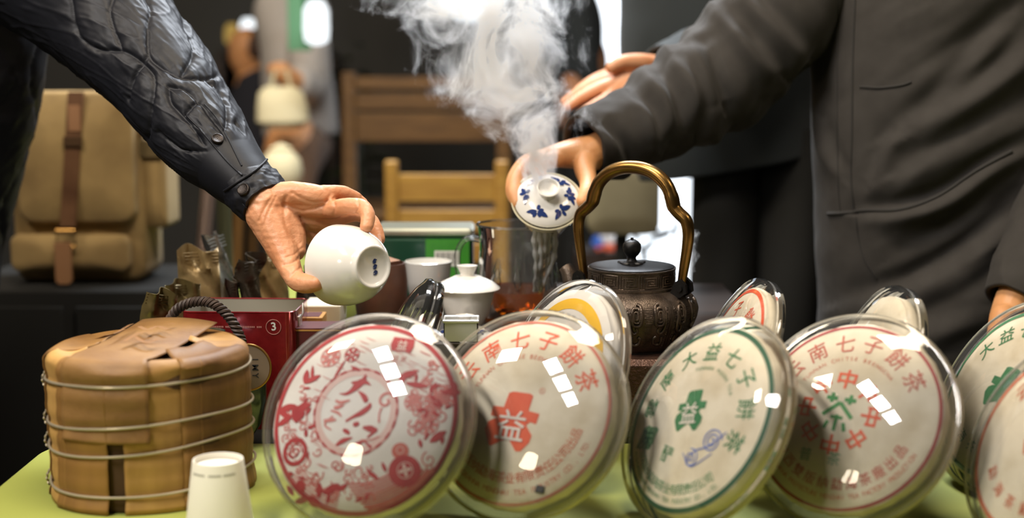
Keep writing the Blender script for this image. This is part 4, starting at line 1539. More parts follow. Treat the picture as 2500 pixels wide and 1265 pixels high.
# ================================================================== people
def capsule(mb, pts, n=16, dens=5):
    """tapered tube with round ends through (Vector, radius) joints"""
    arr = [(p.x, p.y, p.z, r) for p, r in pts]
    q = catmull(arr, max(2, (len(arr) - 1) * dens + 1)) if len(arr) > 2 else np.array([np.array(arr[0]) + (np.array(arr[1]) - np.array(arr[0])) * k / dens for k in range(dens + 1)])
    path = [Vector(a[:3]) for a in q]
    rad = [a[3] for a in q]
    d0 = (path[0] - path[1]).normalized()
    d1 = (path[-1] - path[-2]).normalized()
    pre, post = [], []
    for b in (75, 50, 25):
        pre.append((path[0] + d0 * rad[0] * sin(R(b)), rad[0] * cos(R(b))))
    for b in (25, 50, 75):
        post.append((path[-1] + d1 * rad[-1] * sin(R(b)), rad[-1] * cos(R(b))))
    allp = pre + list(zip(path, rad)) + post
    mb.tube([a for a, b in allp], [b for a, b in allp], n)


def fused(name, mb, voxel, smooth=6, mat_=None, parent=None, factor=.5):
    """one continuous surface grown over overlapping volumes"""
    o = mk(name + '_raw', mb.v, mb.f, mat_, None)
    m = o.modifiers.new('r', 'REMESH')
    m.mode = 'VOXEL'
    m.voxel_size = voxel
    m.use_smooth_shade = True
    s = o.modifiers.new('s', 'SMOOTH')
    s.factor = factor
    s.iterations = smooth
    dg = bpy.context.evaluated_depsgraph_get()
    dg.update()
    me = bpy.data.meshes.new_from_object(o.evaluated_get(dg))
    bpy.data.objects.remove(o)
    me.name = name
    me.materials.clear()
    me.materials.append(mat_)
    me.polygons.foreach_set('use_smooth', [True] * len(me.polygons))
    ob = bpy.data.objects.new(name, me)
    COL.objects.link(ob)
    if parent:
        ob.parent = parent
    return ob


def join_into(a, b):
    """append mesh b to mesh a (one object), remove b"""
    bm = bmesh.new()
    bm.from_mesh(a.data)
    bm.from_mesh(b.data)
    bm.to_mesh(a.data)
    bm.free()
    bpy.data.objects.remove(b)
    return a


def loft_grid(ctrl, m, n, up=Vector((0, 0, 1))):
    """ctrl rows: (x, y, z, rx, ry); returns arrays pos[m,n,3], nrm[m,n,3], s (length), frames.  ry is along 'up x tangent'"""
    q = catmull(ctrl, m)
    c = q[:, :3]
    tan = np.gradient(c, axis=0)
    tan /= np.linalg.norm(tan, axis=1)[:, None]
    ref = np.array(up)
    side = np.cross(tan, ref)
    side /= np.linalg.norm(side, axis=1)[:, None] + 1e-9
    top = np.cross(side, tan)
    th = np.linspace(0, 2 * pi, n, endpoint=False)
    ct, sn = np.cos(th), np.sin(th)
    pos = c[:, None, :] + side[:, None, :] * (ct[None, :, None] * q[:, 3][:, None, None]) + top[:, None, :] * (sn[None, :, None] * q[:, 4][:, None, None])
    nrm = side[:, None, :] * (ct[None, :, None] / q[:, 3][:, None, None]) + top[:, None, :] * (sn[None, :, None] / q[:, 4][:, None, None])
    nrm /= np.linalg.norm(nrm, axis=2)[:, :, None]
    s = np.concatenate([[0], np.cumsum(np.linalg.norm(np.diff(c, axis=0), axis=1))])
    rmean = (q[:, 3] + q[:, 4]) / 2
    return pos, nrm, s, th, rmean


def grid_mesh(mb, pos, cap0=False, cap1=False):
    m, n = pos.shape[:2]
    f = []
    for i in range(m - 1):
        for j in range(n):
            a, b = i * n + j, i * n + (j + 1) % n
            f.append((a, b, b + n, a + n))
    if cap0:
        f.append(tuple(range(n - 1, -1, -1)))
    if cap1:
        f.append(tuple((m - 1) * n + j for j in range(n)))
    mb.add([tuple(p) for p in pos.reshape(-1, 3)], f)


def quilt(s, th, rm, seed=0, d=.062, A=.020, lam=.17, puff=.0040):
    """onion quilting: wavy seams along the sleeve, puffed between, creased across the seams"""
    S, T = np.meshgrid(s, th, indexing='ij')
    circ = 2 * pi * np.mean(rm)
    nl = max(2, int(round(circ / d / 2)) * 2)
    v = T / (2 * pi) * nl
    dist = np.full(S.shape, 9.0)
    for k in range(-1, nl + 2):
        ph = pi * (k % 2) + seed
        line = k + (A / d) * np.sin(2 * pi * S / lam + ph)
        slope = (A) * 2 * pi / lam * np.cos(2 * pi * S / lam + ph)
        dd = np.abs(v - line) * d / np.sqrt(1 + slope ** 2)
        dist = np.minimum(dist, dd)
    h = puff * (1 - np.exp(-dist / .010))
    h -= .0016 * np.exp(-(dist / .0016) ** 2)
    C, Sn = np.cos(T).ravel(), np.sin(T).ravel()
    w = fbm(np.stack([S.ravel() * 75, C * 5, Sn * 5 + seed], 1), 3).reshape(S.shape)
    h += .0030 * w * np.exp(-dist / .012)
    h += .0034 * fbm(np.stack([S.ravel() * 26 + 3 * C, C * 3.4, Sn * 3.4 + seed + 5], 1), 3).reshape(S.shape)
    rd = 1 - np.abs(fbm(np.stack([S.ravel() * 20 - 3 * Sn, C * 2.6, Sn * 2.6 + seed + 9], 1), 2)).reshape(S.shape) * 3
    h += .0018 * np.clip(rd, 0, 1) ** 3
    return h


def to_px(p):
    rel = np.asarray(p) - np.array([0, 0, CAM_Z])
    dep = rel[:, 1] * cos(PITCH) - rel[:, 2] * sin(PITCH)
    return 1250 + FPX * rel[:, 0] / dep, 632.5 - FPX * (rel[:, 1] * sin(PITCH) + rel[:, 2] * cos(PITCH)) / dep


def line_dist(p, pix):
    """signed distance (in picture units, converted by the caller) of points to a drawn tailoring line, and how far along it"""
    x, y = to_px(p)
    q = catmull(pix, 12 * (len(pix) - 1) + 1)
    best = np.full(len(x), 1e9)
    sgn = np.ones(len(x))
    along = np.zeros(len(x))
    for i in range(len(q) - 1):
        ax_, ay_ = q[i]
        dx, dy = q[i + 1] - q[i]
        l2 = dx * dx + dy * dy + 1e-9
        t = np.clip(((x - ax_) * dx + (y - ay_) * dy) / l2, 0, 1)
        ex, ey = x - ax_ - t * dx, y - ay_ - t * dy
        d = np.hypot(ex, ey)
        m_ = d < best
        best = np.where(m_, d, best)
        sgn = np.where(m_, np.sign(dx * ey - dy * ex), sgn)
        along = np.where(m_, (i + t) / (len(q) - 1), along)
    return best, sgn, along


def tailored(pos, nrm, folds_):
    """S-shaped cloth folds: ridge on one side of the line, hollow on the other"""
    m_, n_ = pos.shape[:2]
    p = pos.reshape(-1, 3)
    h = np.zeros(len(p))
    for pix, w, a in folds_:
        d, s_, al = line_dist(p, pix)
        k = s_ * d / w
        h += a * k * np.exp(.5 - .5 * k * k) * np.sin(np.pi * np.clip(al * .94 + .03, 0, 1)) ** .6
    h *= np.clip(-nrm.reshape(-1, 3)[:, 1] * 3 + .4, 0, 1)
    return h.reshape(m_, n_)


SEAMS = [[(353, -10), (367, 28), (360, 71), (365, 137), (393, 166), (441, 190), (503, 194), (524, 190)],
         [(175, -10), (185, 62), (209, 100), (251, 123), (303, 126), (346, 152), (375, 185), (379, 223), (372, 275), (365, 330)],
         [(503, 194), (536, 223), (552, 265), (552, 303), (545, 322)], [(412, 213), (455, 223), (474, 242), (484, 256)],
         [(412, 213), (418, 252), (450, 288), (478, 322), (500, 356)], [(389, 322), (420, 348), (450, 367), (512, 370)],
         [(448, 284), (484, 254), (512, 284), (540, 318), (583, 393)], [(365, 137), (330, 190), (320, 240)], [(280, -20), (270, 40), (300, 126)],
         [(441, 190), (470, 130), (450, 60), (430, 10)], [(575, 300), (600, 330), (640, 380)]]


def seam_quilt(pos, s, th, seed=0.6):
    m_, n_ = pos.shape[:2]
    p = pos.reshape(-1, 3)
    d = np.full(len(p), 1e9)
    for pix in SEAMS:
        d = np.minimum(d, line_dist(p, pix)[0])
    d *= .00053
    S, T = np.meshgrid(s, th, indexing='ij')
    C, Sn, SS = np.cos(T).ravel(), np.sin(T).ravel(), S.ravel()
    h = .0052 * (1 - np.exp(-d / .012)) - .0022 * np.exp(-(d / .0021) ** 2)
    h += .0026 * fbm(np.stack([SS * 70, C * 6, Sn * 6 + seed], 1), 3) * np.exp(-d / .012)
    h += .0026 * fbm(np.stack([SS * 18 + 4 * C, C * 3, Sn * 3 + seed + 5], 1), 3)
    rd = np.clip(1 - np.abs(fbm(np.stack([SS * 22 - 5 * Sn, C * 2.4, Sn * 2.4 + seed + 9], 1), 2)) * 3.2, 0, 1)
    h += .0013 * rd ** 3
    return h.reshape(m_, n_)


def bvh_of(*objs):
    vs, fs = [], []
    for o in objs:
        b = len(vs)
        mw = o.matrix_world
        vs += [mw @ v.co for v in o.data.vertices]
        fs += [tuple(b + i for i in p.vertices) for p in o.data.polygons]
    return BVHTree.FromPolygons(vs, fs)


def hit(bvh, px, py):
    d = ray(px, py).normalized()
    loc, nrm, idx, dist = bvh.ray_cast(Vector((0, 0, CAM_Z)), d)
    if loc is None:
        return None, None
    if nrm.dot(d) > 0:
        nrm = -nrm
    return loc, nrm


def ribbon(name, bvh, pix, w, m, parent, lift=.0012, rad=None, dens=10):
    """a seam or cord laid on a garment along a line of pixels"""
    q = catmull(pix, (len(pix) - 1) * dens + 1)
    pts = []
    for x, y in q:
        l, n = hit(bvh, x, y)
        if l is not None:
            pts.append(l + n * lift)
    if len(pts) < 3:
        return None
    return MB().tube(pts, w, 8, flat=1.0).build(name, m, parent)


def nail(p, d, out, w, l, parent, m):
    """small curved nail plate at p; d along the finger, out away from the finger"""
    d = d.normalized()
    out = (out - d * out.dot(d)).normalized()
    sd = d.cross(out)
    v, f = [], []
    for i in range(5):
        for j in range(5):
            u, q = i / 4 - .5, j / 4 - .5
            v.append(p + d * (u * l) + sd * (q * w * (1 - .25 * max(0, u))) + out * (-.6 * q * q * w))
    for i in range(4):
        for j in range(4):
            a = i * 5 + j
            f.append((a, a + 1, a + 6, a + 5))
    return mk('fingernail', v, f, m, parent)


def joints(*rows):
    return [(P(x, y, Y), r) for x, y, Y, r in rows]


def core_body(mb, hip, neck, head, r_hip=.13, r_chest=.14):
    """torso, neck and head hidden in or above the clothing"""
    mid = hip.lerp(neck, .5)
    for s in (-.06, .06):
        o = Vector((s, 0, 0))
        capsule(mb, [(hip + o, r_hip * .8), (mid + o, r_hip * .8), (neck.lerp(mid, .25) + o, r_chest * .85)])
    capsule(mb, [(neck.lerp(mid, .15), .065), (neck, .058), (head - Vector((0, 0, .09)), .06)])
    capsule(mb, [(head - Vector((0, -.0, .05)), .075), (head + Vector((0, .01, .03)), .092), (head + Vector((0, .015, .06)), .088)])
    capsule(mb, [(head + Vector((0, -.085, .0)), .012), (head + Vector((0, -.105, -.025)), .014)])
    for s in (-1, 1):
        capsule(mb, [(head + Vector((s * .09, .01, .02)), .014), (head + Vector((s * .092, .01, -.02)), .010)])


def hair_cap(head, parent):
    mb = MB()
    rings = []
    for i in range(10):
        b = R(-12 + 102 * i / 9)
        rings.append([(head.x + .108 * cos(b) * cos(a), head.y + .022 + .112 * cos(b) * sin(a), head.z + .045 + .108 * sin(b) - (.03 if sin(a) > .3 else 0) * cos(b)) for a in np.linspace(0, 2 * pi, 28, endpoint=False)])
    mb.rings(rings, False, True)
    return mb.build('hair', M['hair'], parent)


def trousers(parent, hip, dx, m, shoe_m):
    for s in (-1, 1):
        pos, nrm, sl, th, rm = loft_grid([(hip.x + s * .085, hip.y, hip.z + .04, .10, .11), (hip.x + s * (.09 + dx), hip.y, .70, .085, .095), (hip.x + s * (.10 + dx), hip.y, .45, .065, .075), (hip.x + s * (.10 + dx), hip.y, .08, .06, .07)], 24, 24, Vector((0, 1, 0)))
        mb = MB()
        grid_mesh(mb, pos, True, True)
        mb.build('trouser_leg', m, parent)
        MB().rbox(hip.x + s * (.10 + dx) - .045, hip.x + s * (.10 + dx) + .045, hip.y - .20, hip.y + .07, 0, .09, .04, 6).build('shoe', shoe_m, parent)


def settle(t, loc):
    """move a thing's Empty to its base without moving its parts"""
    for ch in t.children:
        ch.matrix_parent_inverse = Matrix.Translation(-Vector(loc)) @ ch.matrix_parent_inverse
    t.location = loc


M['navy_nylon'] = mat('navy_quilted_nylon', (0.0075, 0.0082, 0.0120, 1), 0.52, spec=.26, bump=.08, bscale=120, col2=(0.009, 0.0095, 0.013, 1), nscale=8)
M['snap'] = mat('dark_snap', (0.035, 0.028, 0.025, 1), 0.35, metal=.7, bump=.3, bscale=900)
M['grey_coat'] = mat('charcoal_jacket', srgb(64, 61, 58), 0.8, spec=.2, sheen=.05, col2=srgb(58, 55, 52), nscale=30, bump=.2, bscale=900)
M['coat_seam'] = mat('charcoal_seam', srgb(44, 42, 40), 0.8)
M['teal_coat'] = mat('dark_teal_coat', srgb(44, 50, 52), 0.85, sheen=.1)
M['black_trouser'] = mat('black_trousers', (0.026, 0.026, 0.024, 1), 0.85, spec=.2)
M['shoe'] = mat('black_shoe', (0.01, 0.01, 0.01, 1), 0.4)

# ---------------------------------------------------------------- person with the quilted jacket (arm and hand with the cup)
LP = thing('person', 'person in navy quilted jacket reaching in from the left with a white cup', 'person')
mb = MB()
W = P(648, 500, 1.792)
mm = .001
# metacarpals, forearm
capsule(mb, joints((560, 405, 1.83, .030), (610, 460, 1.81, .028), (650, 500, 1.792, .0265)))
for a in ((668, 490, 1.794, .019), (660, 512, 1.790, .020)):
    capsule(mb, joints((640, 495, 1.795, .024), a))
capsule(mb, joints((660, 482, 1.796, .0185), (715, 474, 1.790, .0165), (770, 478, 1.787, .0145), (800, 488, 1.789, .0115)))       # pinky side
capsule(mb, joints((662, 496, 1.796, .018), (730, 500, 1.796, .0160), (790, 508, 1.792, .0140), (812, 510, 1.790, .0120)))       # ring
capsule(mb, joints((664, 512, 1.798, .018), (735, 530, 1.804, .0155), (800, 542, 1.806, .0130)))                                   # middle
capsule(mb, joints((664, 528, 1.798, .018), (730, 560, 1.810, .0155), (790, 585, 1.818, .0125)))                                   # index
# fingers
capsule(mb, joints((790, 470, 1.790, .0100), (832, 469, 1.799, .0088), (864, 480, 1.808, .0080), (886, 497, 1.814, .0070)))        # pinky along the top
capsule(mb, joints((808, 511, 1.784, .0116), (848, 503, 1.769, .0105), (884, 506, 1.757, .0100), (898, 527, 1.744, .0092), (895, 553, 1.733, .0083)))  # ring over the cup
capsule(mb, joints((805, 536, 1.803, .0118), (868, 522, 1.806, .0102), (906, 540, 1.800, .0094), (921, 568, 1.790, .0085), (927, 584, 1.783, .0074)))   # middle behind
capsule(mb, joints((795, 585, 1.818, .0115), (850, 590, 1.832, .0100), (895, 612, 1.822, .0092), (915, 630, 1.806, .0082)))       # index hidden behind the cup
# thumb with its heel
capsule(mb, joints((645, 520, 1.788, .0255), (672, 566, 1.778, .0240), (690, 608, 1.765, .0200), (704, 645, 1.750, .0155), (722, 682, 1.731, .0128), (748, 693, 1.719, .0124), (772, 692, 1.711, .0098)))
capsule(mb, joints((690, 540, 1.790, .0230), (712, 575, 1.785, .0190), (722, 612, 1.773, .0130)))
hand = fused('body', mb, .00145, 5, M['skin'], LP)
# crease relief: fine wrinkles across the wrist and thumb
dv = np.array([v.co[:] for v in hand.data.vertices])
nv = np.array([v.normal[:] for v in hand.data.vertices])
hh = .00055 * fbm(dv * 95, 3) + .0004 * fbm(dv * np.array([60, 60, 260]), 2)


def crease(hh, pix, Y, w=.0022, dep=.0013):
    q = catmull([tuple(P(a, b, Y)) for a, b in pix], 30)
    dd = np.full(len(dv), 9.)
    for c in q:
        dd = np.minimum(dd, np.hypot(dv[:, 0] - c[0], dv[:, 2] - c[2]))
    front = nv[:, 1] < .1
    return hh - dep * np.exp(-(dd / w) ** 2) * front


hh = crease(hh, [(735, 590), (712, 560), (700, 530), (695, 500), (700, 480)], 1.78, .0026, .0019)      # life line
hh = crease(hh, [(700, 500), (740, 515), (790, 500), (806, 478)], 1.78, .0022, .0015)                  # head line
hh = crease(hh, [(715, 470), (760, 492), (800, 490)], 1.78, .002, .0012)
hh = crease(hh, [(668, 478), (652, 505), (640, 535)], 1.78, .0018, .0011)
hh = crease(hh, [(676, 478), (662, 512), (652, 545)], 1.78, .0016, .0009)
hh = crease(hh, [(694, 645), (716, 640), (732, 630)], 1.74, .0017, .0013)
hh = crease(hh, [(712, 672), (725, 660), (738, 652)], 1.73, .0017, .0013)
hh = crease(hh, [(700, 628), (718, 622), (730, 612)], 1.74, .0015, .0009)
hh = crease(hh, [(812, 486), (818, 505), (815, 525)], 1.77, .0018, .0013)
hh = crease(hh, [(872, 488), (876, 505), (866, 520)], 1.75, .0016, .0010)
dv = dv + nv * hh[:, None]
hand.data.vertices.foreach_set('co', dv.ravel())
hand.data.update()
cb = MB()
core_body(cb, Vector((-1.08, 2.33, .95)), Vector((-.88, 2.16, 1.46)), Vector((-.80, 2.10, 1.64)))
join_into(hand, fused('core', cb, .012, 4, M['skin']))
hair_cap(Vector((-.80, 2.10, 1.64)), LP)
trousers(LP, Vector((-1.11, 2.35, .92)), .02, M['black_trouser'], M['shoe'])
nail(P(930, 582, 1.774), P(927, 584, 1.783) - P(921, 560, 1.790), Vector((1, -.3, .4)), .009, .010, LP, M['nail'])

# sleeve: quilted, with cuff band
sl = []
for x, y, Y, h in ((-250, -330, 2.20, 190), (-90, -230, 2.17, 185), (90, -95, 2.10, 176), (205, -10, 2.045, 162), (310, 92, 1.985, 143), (405, 205, 1.93, 124), (480, 312, 1.880, 109), (562, 408, 1.838, 88), (600, 448, 1.820, 76), (622, 474, 1.808, 68)):
    p = P(x, y, Y)
    r = px_m(h, Y)
    sl.append((p.x, p.y, p.z, r, r * .92))
pos, nrm, s, th, rm = loft_grid(sl, 420, 270)
# the first part of the length is out of the picture
h = seam_quilt(pos, s, th)
S = s / s[-1]
bnd = np.clip((S - .90) / .03, 0, 1)[:, None]
h = h * (1 - bnd) + bnd * (.0008 * np.sin(th * 3)[None, :])
elbow = np.exp(-((S - .60) / .10) ** 2)[:, None] * (.006 * np.sin(S * 130)[:, None] * np.clip(np.cos(th - 3.9), 0, 1)[None, :])
pos = pos + nrm * (h + elbow)[:, :, None]
mb = MB()
grid_mesh(mb, pos, False, False)
# torso of the jacket
tr = [(-1.115, 2.34, .60, .215, .17), (-1.095, 2.33, .78, .215, .17), (-1.062, 2.31, .95, .218, .165), (-1.01, 2.28, 1.12, .225, .165), (-.955, 2.24, 1.28, .228, .165), (-.905, 2.20, 1.40, .19, .15), (-.86, 2.17, 1.48, .09, .09), (-.85, 2.16, 1.53, .075, .08)]
pos, nrm, s, th, rm = loft_grid(tr, 200, 200, Vector((0, 1, 0)))
h = quilt(s, th, rm, 1.3, d=.085, A=.028, lam=.24, puff=.0045)
pos = pos + nrm * h[:, :, None]
grid_mesh(mb, pos, False, False)
jk = mb.build('quilted_jacket', M['navy_nylon'], None, angle=180)
jk.parent = LP
# cuff band with placket
cf = []
for x, y, Y, hw_ in ((612, 455, 1.816, 72), (630, 477, 1.806, 68), (652, 500, 1.794, 63.5)):
    p = P(x, y, Y)
    r = px_m(hw_, Y)
    cf.append((p.x, p.y, p.z, r + .002, r * .90 + .002))
pos, nrm, s, th, rm = loft_grid(cf, 26, 120)
pp = np.stack([np.repeat(s, 120) * 90, np.tile(np.cos(th), 26) * 4, np.tile(np.sin(th), 26) * 4], 1)
pos = pos + nrm * (.0024 * fbm(pp, 3).reshape(26, 120) + .002 * np.sin(np.linspace(0, pi, 26))[:, None])[:, :, None]
inner = pos[-1] - nrm[-1] * .004
inner2 = pos[-8] - nrm[-8] * .007
pos = np.concatenate([pos, inner[None], inner2[None]], 0)
mb = MB()
grid_mesh(mb, pos, False, False)
cuff = mb.build('cuff', M['navy_nylon'], jk, angle=60)
bv = bvh_of(jk, cuff)


def snap(px, py, r, parent):
    l, n = hit(bv, px, py)
    if l is None:
        return
    Fm = (n.to_track_quat('Z', 'Y').to_matrix().to_4x4())
    Fm.translation = l
    MB().lathe([(.0003, .0026), (r * .75, .0026), (r * .86, .0032), (r, .0026), (r * 1.04, -.001)], 28, Fm).build('snap_button', M['snap'], parent)


snap(531, 340, .0076, jk)
snap(595, 464, .0080, jk)
ribbon('placket_edge', bv, [(452, 278), (490, 318), (535, 372), (560, 400), (590, 428)], .0013, M['navy_nylon'], jk, .0008)
ribbon('placket_edge', bv, [(500, 255), (530, 290), (555, 335), (590, 405)], .0011, M['navy_nylon'], jk, .0006)
ribbon('cuff_seam', bv, [(548, 466), (590, 440), (630, 412), (655, 385)], .0016, M['navy_nylon'], jk, .0010)
ribbon('cuff_stitch', bv, [(592, 497), (612, 514), (650, 492), (692, 455)], .0010, M['navy_nylon'], jk, .0008)
settle(LP, (-1.1, 2.33, 0))

# ---------------------------------------------------------------- person in the charcoal jacket (pours the tea)
RP = thing('person', 'person in charcoal jacket pouring tea, standing behind the round cases', 'person')
mb = MB()
capsule(mb, joints((1560, 330, 2.14, .031), (1500, 352, 2.13, .029), (1440, 376, 2.105, .0265)))
capsule(mb, joints((1440, 374, 2.11, .024), (1400, 378, 2.10, .021), (1352, 384, 2.085, .0155)))
capsule(mb, joints((1440, 368, 2.12, .024), (1395, 372, 2.12, .020), (1345, 380, 2.105, .0150)))
capsule(mb, joints((1440, 372, 2.13, .022), (1390, 376, 2.14, .018), (1345, 388, 2.125, .0140)))
capsule(mb, joints((1360, 388, 2.08, .0135), (1330, 396, 2.065, .0115), (1318, 414, 2.050, .0100), (1322, 430, 2.042, .0088)))
capsule(mb, joints((1348, 384, 2.09, .0140), (1292, 402, 2.075, .0125), (1262, 436, 2.05, .0110), (1256, 474, 2.025, .0100), (1262, 496, 2.012, .0085)))
capsule(mb, joints((1345, 380, 2.105, .0140), (1288, 396, 2.10, .0125), (1258, 430, 2.08, .0110), (1250, 464, 2.055, .0100), (1254, 484, 2.045, .0085)))
capsule(mb, joints((1348, 388, 2.125, .0125), (1298, 402, 2.13, .0110), (1274, 430, 2.115, .0095), (1266, 456, 2.095, .0080)))
capsule(mb, joints((1432, 384, 2.10, .0215), (1428, 412, 2.075, .0165), (1436, 446, 2.045, .0130), (1432, 474, 2.02, .0118), (1422, 492, 2.008, .0095)))
# left hand hanging behind the cases at the right
capsule(mb, joints((2520, 640, 2.02, .030), (2478, 730, 1.99, .027), (2460, 775, 1.975, .025)))
for dx, y1, r in ((-14, 905, .0095), (-4, 925, .0102), (8, 922, .0102), (18, 905, .0092)):
    capsule(mb, joints((2460 + dx * .8, 775, 1.975 + dx * .0012, .019), (2448 + dx * 1.2, 835, 1.960 + dx * .0015, .0135), (2440 + dx * 1.2, y1 - 30, 1.950 + dx * .0015, r), (2446 + dx * 1.2, y1, 1.935 + dx * .0015, r * .85)))
capsule(mb, joints((2452, 780, 1.965, .018), (2432, 815, 1.935, .0125), (2428, 850, 1.920, .0105)))
rb = fused('body', mb, .0021, 6, M['skin_warm'], RP)
cb = MB()
core_body(cb, Vector((.74, 2.30, .95)), Vector((.72, 2.32, 1.50)), Vector((.70, 2.26, 1.68)))
join_into(rb, fused('core', cb, .012, 4, M['skin']))
hair_cap(Vector((.70, 2.26, 1.68)), RP)
trousers(RP, Vector((.76, 2.34, .88)), .0, M['black_trouser'], M['shoe'])


def folds(pos, nrm, freq, amp, direction, seed, sharp=1.0):
    """broad cloth folds running along 'direction'"""
    d = np.array(direction, dtype=float)
    d /= np.linalg.norm(d)
    m, n = pos.shape[:2]
    p = pos.reshape(-1, 3)
    along = p @ d
    perp = p - along[:, None] * d
    q = perp * freq + along[:, None] * d * freq * .18 + seed
    f = fbm(q, 3)
    f = np.sign(f) * np.abs(f) ** (1 / sharp) if sharp != 1 else f
    ridge = 1 - np.abs(fbm(q * .8 + 31, 2)) * 2
    return (amp * f + amp * .55 * ridge).reshape(m, n)


sl = []
for x, y, Y, a, b in ((2060, -180, 2.30, 150, 140), (1960, -60, 2.28, 150, 140), (1880, 60, 2.255, 143, 135), (1800, 150, 2.235, 132, 125), (1715, 215, 2.215, 120, 115), (1625, 268, 2.19, 104, 100), (1545, 315, 2.16, 90, 88), (1475, 345, 2.135, 80, 78), (1430, 362, 2.115, 76, 74)):
    p = P(x, y, Y)
    sl.append((p.x, p.y, p.z, px_m(a, Y), px_m(b, Y)))
pos, nrm, s, th, rm = loft_grid(sl, 170, 130)
S = (s / s[-1])[:, None]
h = folds(pos, nrm, 14, .013, (.35, .1, -1), 3.0) + .005 * np.sin(S * 60 + 2 * np.cos(th)[None, :]) * np.exp(-((S - .66) / .16) ** 2)
h = h + tailored(pos, nrm, [([(1590, 170), (1625, 230), (1640, 300), (1620, 360)], 18, .009), ([(1690, 90), (1730, 160), (1760, 250)], 20, .010), ([(1540, 230), (1585, 280), (1600, 345)], 15, .008), ([(1465, 300), (1510, 350), (1530, 405)], 14, .008),
                              ([(1760, 30), (1830, 100), (1900, 180)], 22, .010), ([(1820, -20), (1900, 60), (1960, 130)], 20, .008), ([(1650, 150), (1700, 230), (1690, 320)], 16, .007), ([(1420, 330), (1450, 370), (1460, 410)], 10, .004)])
pos = pos + nrm * h[:, :, None]
end = pos[-1] - nrm[-1] * .006
end2 = pos[-10] - nrm[-10] * .010
pos = np.concatenate([pos, end[None], end2[None]], 0)
mb = MB()
grid_mesh(mb, pos, False, False)
# hanging left sleeve
sl = []
for x, y, Y, a in ((2700, -60, 2.33, 150), (2690, 200, 2.27, 140), (2640, 420, 2.15, 125), (2570, 560, 2.07, 104), (2505, 670, 2.01, 84), (2472, 735, 1.99, 72)):
    p = P(x, y, Y)
    sl.append((p.x, p.y, p.z, px_m(a, Y), px_m(a, Y) * .95))
pos, nrm, s, th, rm = loft_grid(sl, 110, 100)
h = folds(pos, nrm, 16, .007, (.4, 0, -1), 9.0)
pos = pos + nrm * h[:, :, None]
pos = np.concatenate([pos, (pos[-1] - nrm[-1] * .006)[None], (pos[-10] - nrm[-10] * .010)[None]], 0)
grid_mesh(mb, pos, False, False)
# torso
tr = []
for z, xl, xr, yc, dpt in ((.55, 2012, 2700, 2.28, .16), (.72, 2015, 2700, 2.28, .165), (.86, 2010, 2690, 2.27, .17), (1.0, 1998, 2680, 2.27, .17), (1.12, 1985, 2670, 2.27, .17), (1.24, 1975, 2665, 2.28, .165), (1.36, 1960, 2660, 2.29, .155), (1.46, 2010, 2600, 2.31, .13), (1.54, 2180, 2440, 2.33, .09), (1.58, 2200, 2420, 2.33, .085)):
    x0, x1 = (xl - 1250) * yc / FPX, (xr - 1250) * yc / FPX
    tr.append(((x0 + x1) / 2, yc, z, (x1 - x0) / 2, dpt))
pos, nrm, s, th, rm = loft_grid(tr, 240, 260, Vector((0, 1, 0)))
h = folds(pos, nrm, 9, .024, (.78, 0, .52), 5.0) + folds(pos, nrm, 22, .006, (.8, 0, .5), 15.0)
fade = np.clip((np.abs(pos[:, :, 0] - (P(2045, 500, 2.1).x)) - .03) / .10, .15, 1)
ARM = []
h = h * fade + tailored(pos, nrm, [([(2105, 520), (2200, 512), (2310, 478), (2420, 400), (2520, 350)], 20, .013), ([(2200, 420), (2350, 345), (2520, 240)], 26, .010), ([(2240, 310), (2400, 205), (2520, 80)], 26, .012),
                                   ([(2160, 330), (2290, 240), (2450, 50)], 24, .008), ([(2300, 660), (2410, 570), (2520, 455)], 26, .012), ([(2180, 640), (2330, 565), (2450, 450)], 24, .007), ([(2130, 440), (2165, 350), (2200, 320)], 18, .007),
                                   ([(2060, 740), (2200, 700), (2340, 640)], 24, .007), ([(2100, 850), (2250, 800), (2380, 760)], 24, .006), ([(2010, 300), (2030, 370), (2060, 430)], 14, .006), ([(2000, 120), (2012, 250), (2008, 330)], 14, .004)])
pos = pos + nrm * h[:, :, None]
grid_mesh(mb, pos, False, False)
jk = mb.build('jacket', M['grey_coat'], None, angle=180)
jk.parent = RP
bv = bvh_of(jk)
for pix, w in (([(2088, -10), (2082, 150), (2080, 320), (2078, 430), (2085, 520)], .0018), ([(2046, -10), (2044, 200), (2046, 430), (2052, 520)], .0012)):
    ribbon('placket_seam', bv, pix, w, M['coat_seam'], jk, .0004)
ribbon('pocket_welt', bv, [(2100, 212), (2150, 214), (2200, 208), (2225, 200)], .0020, M['coat_seam'], jk, .0006)
ribbon('pocket_flap_edge', bv, [(2022, 522), (2070, 520), (2110, 514), (2200, 512), (2290, 480), (2380, 420), (2470, 370)], .0030, M['coat_seam'], jk, .0010)
ribbon('pocket_seam', bv, [(2090, 530), (2096, 580), (2110, 630), (2140, 680)], .0014, M['coat_seam'], jk, .0004)
settle(RP, (.75, 2.30, 0))

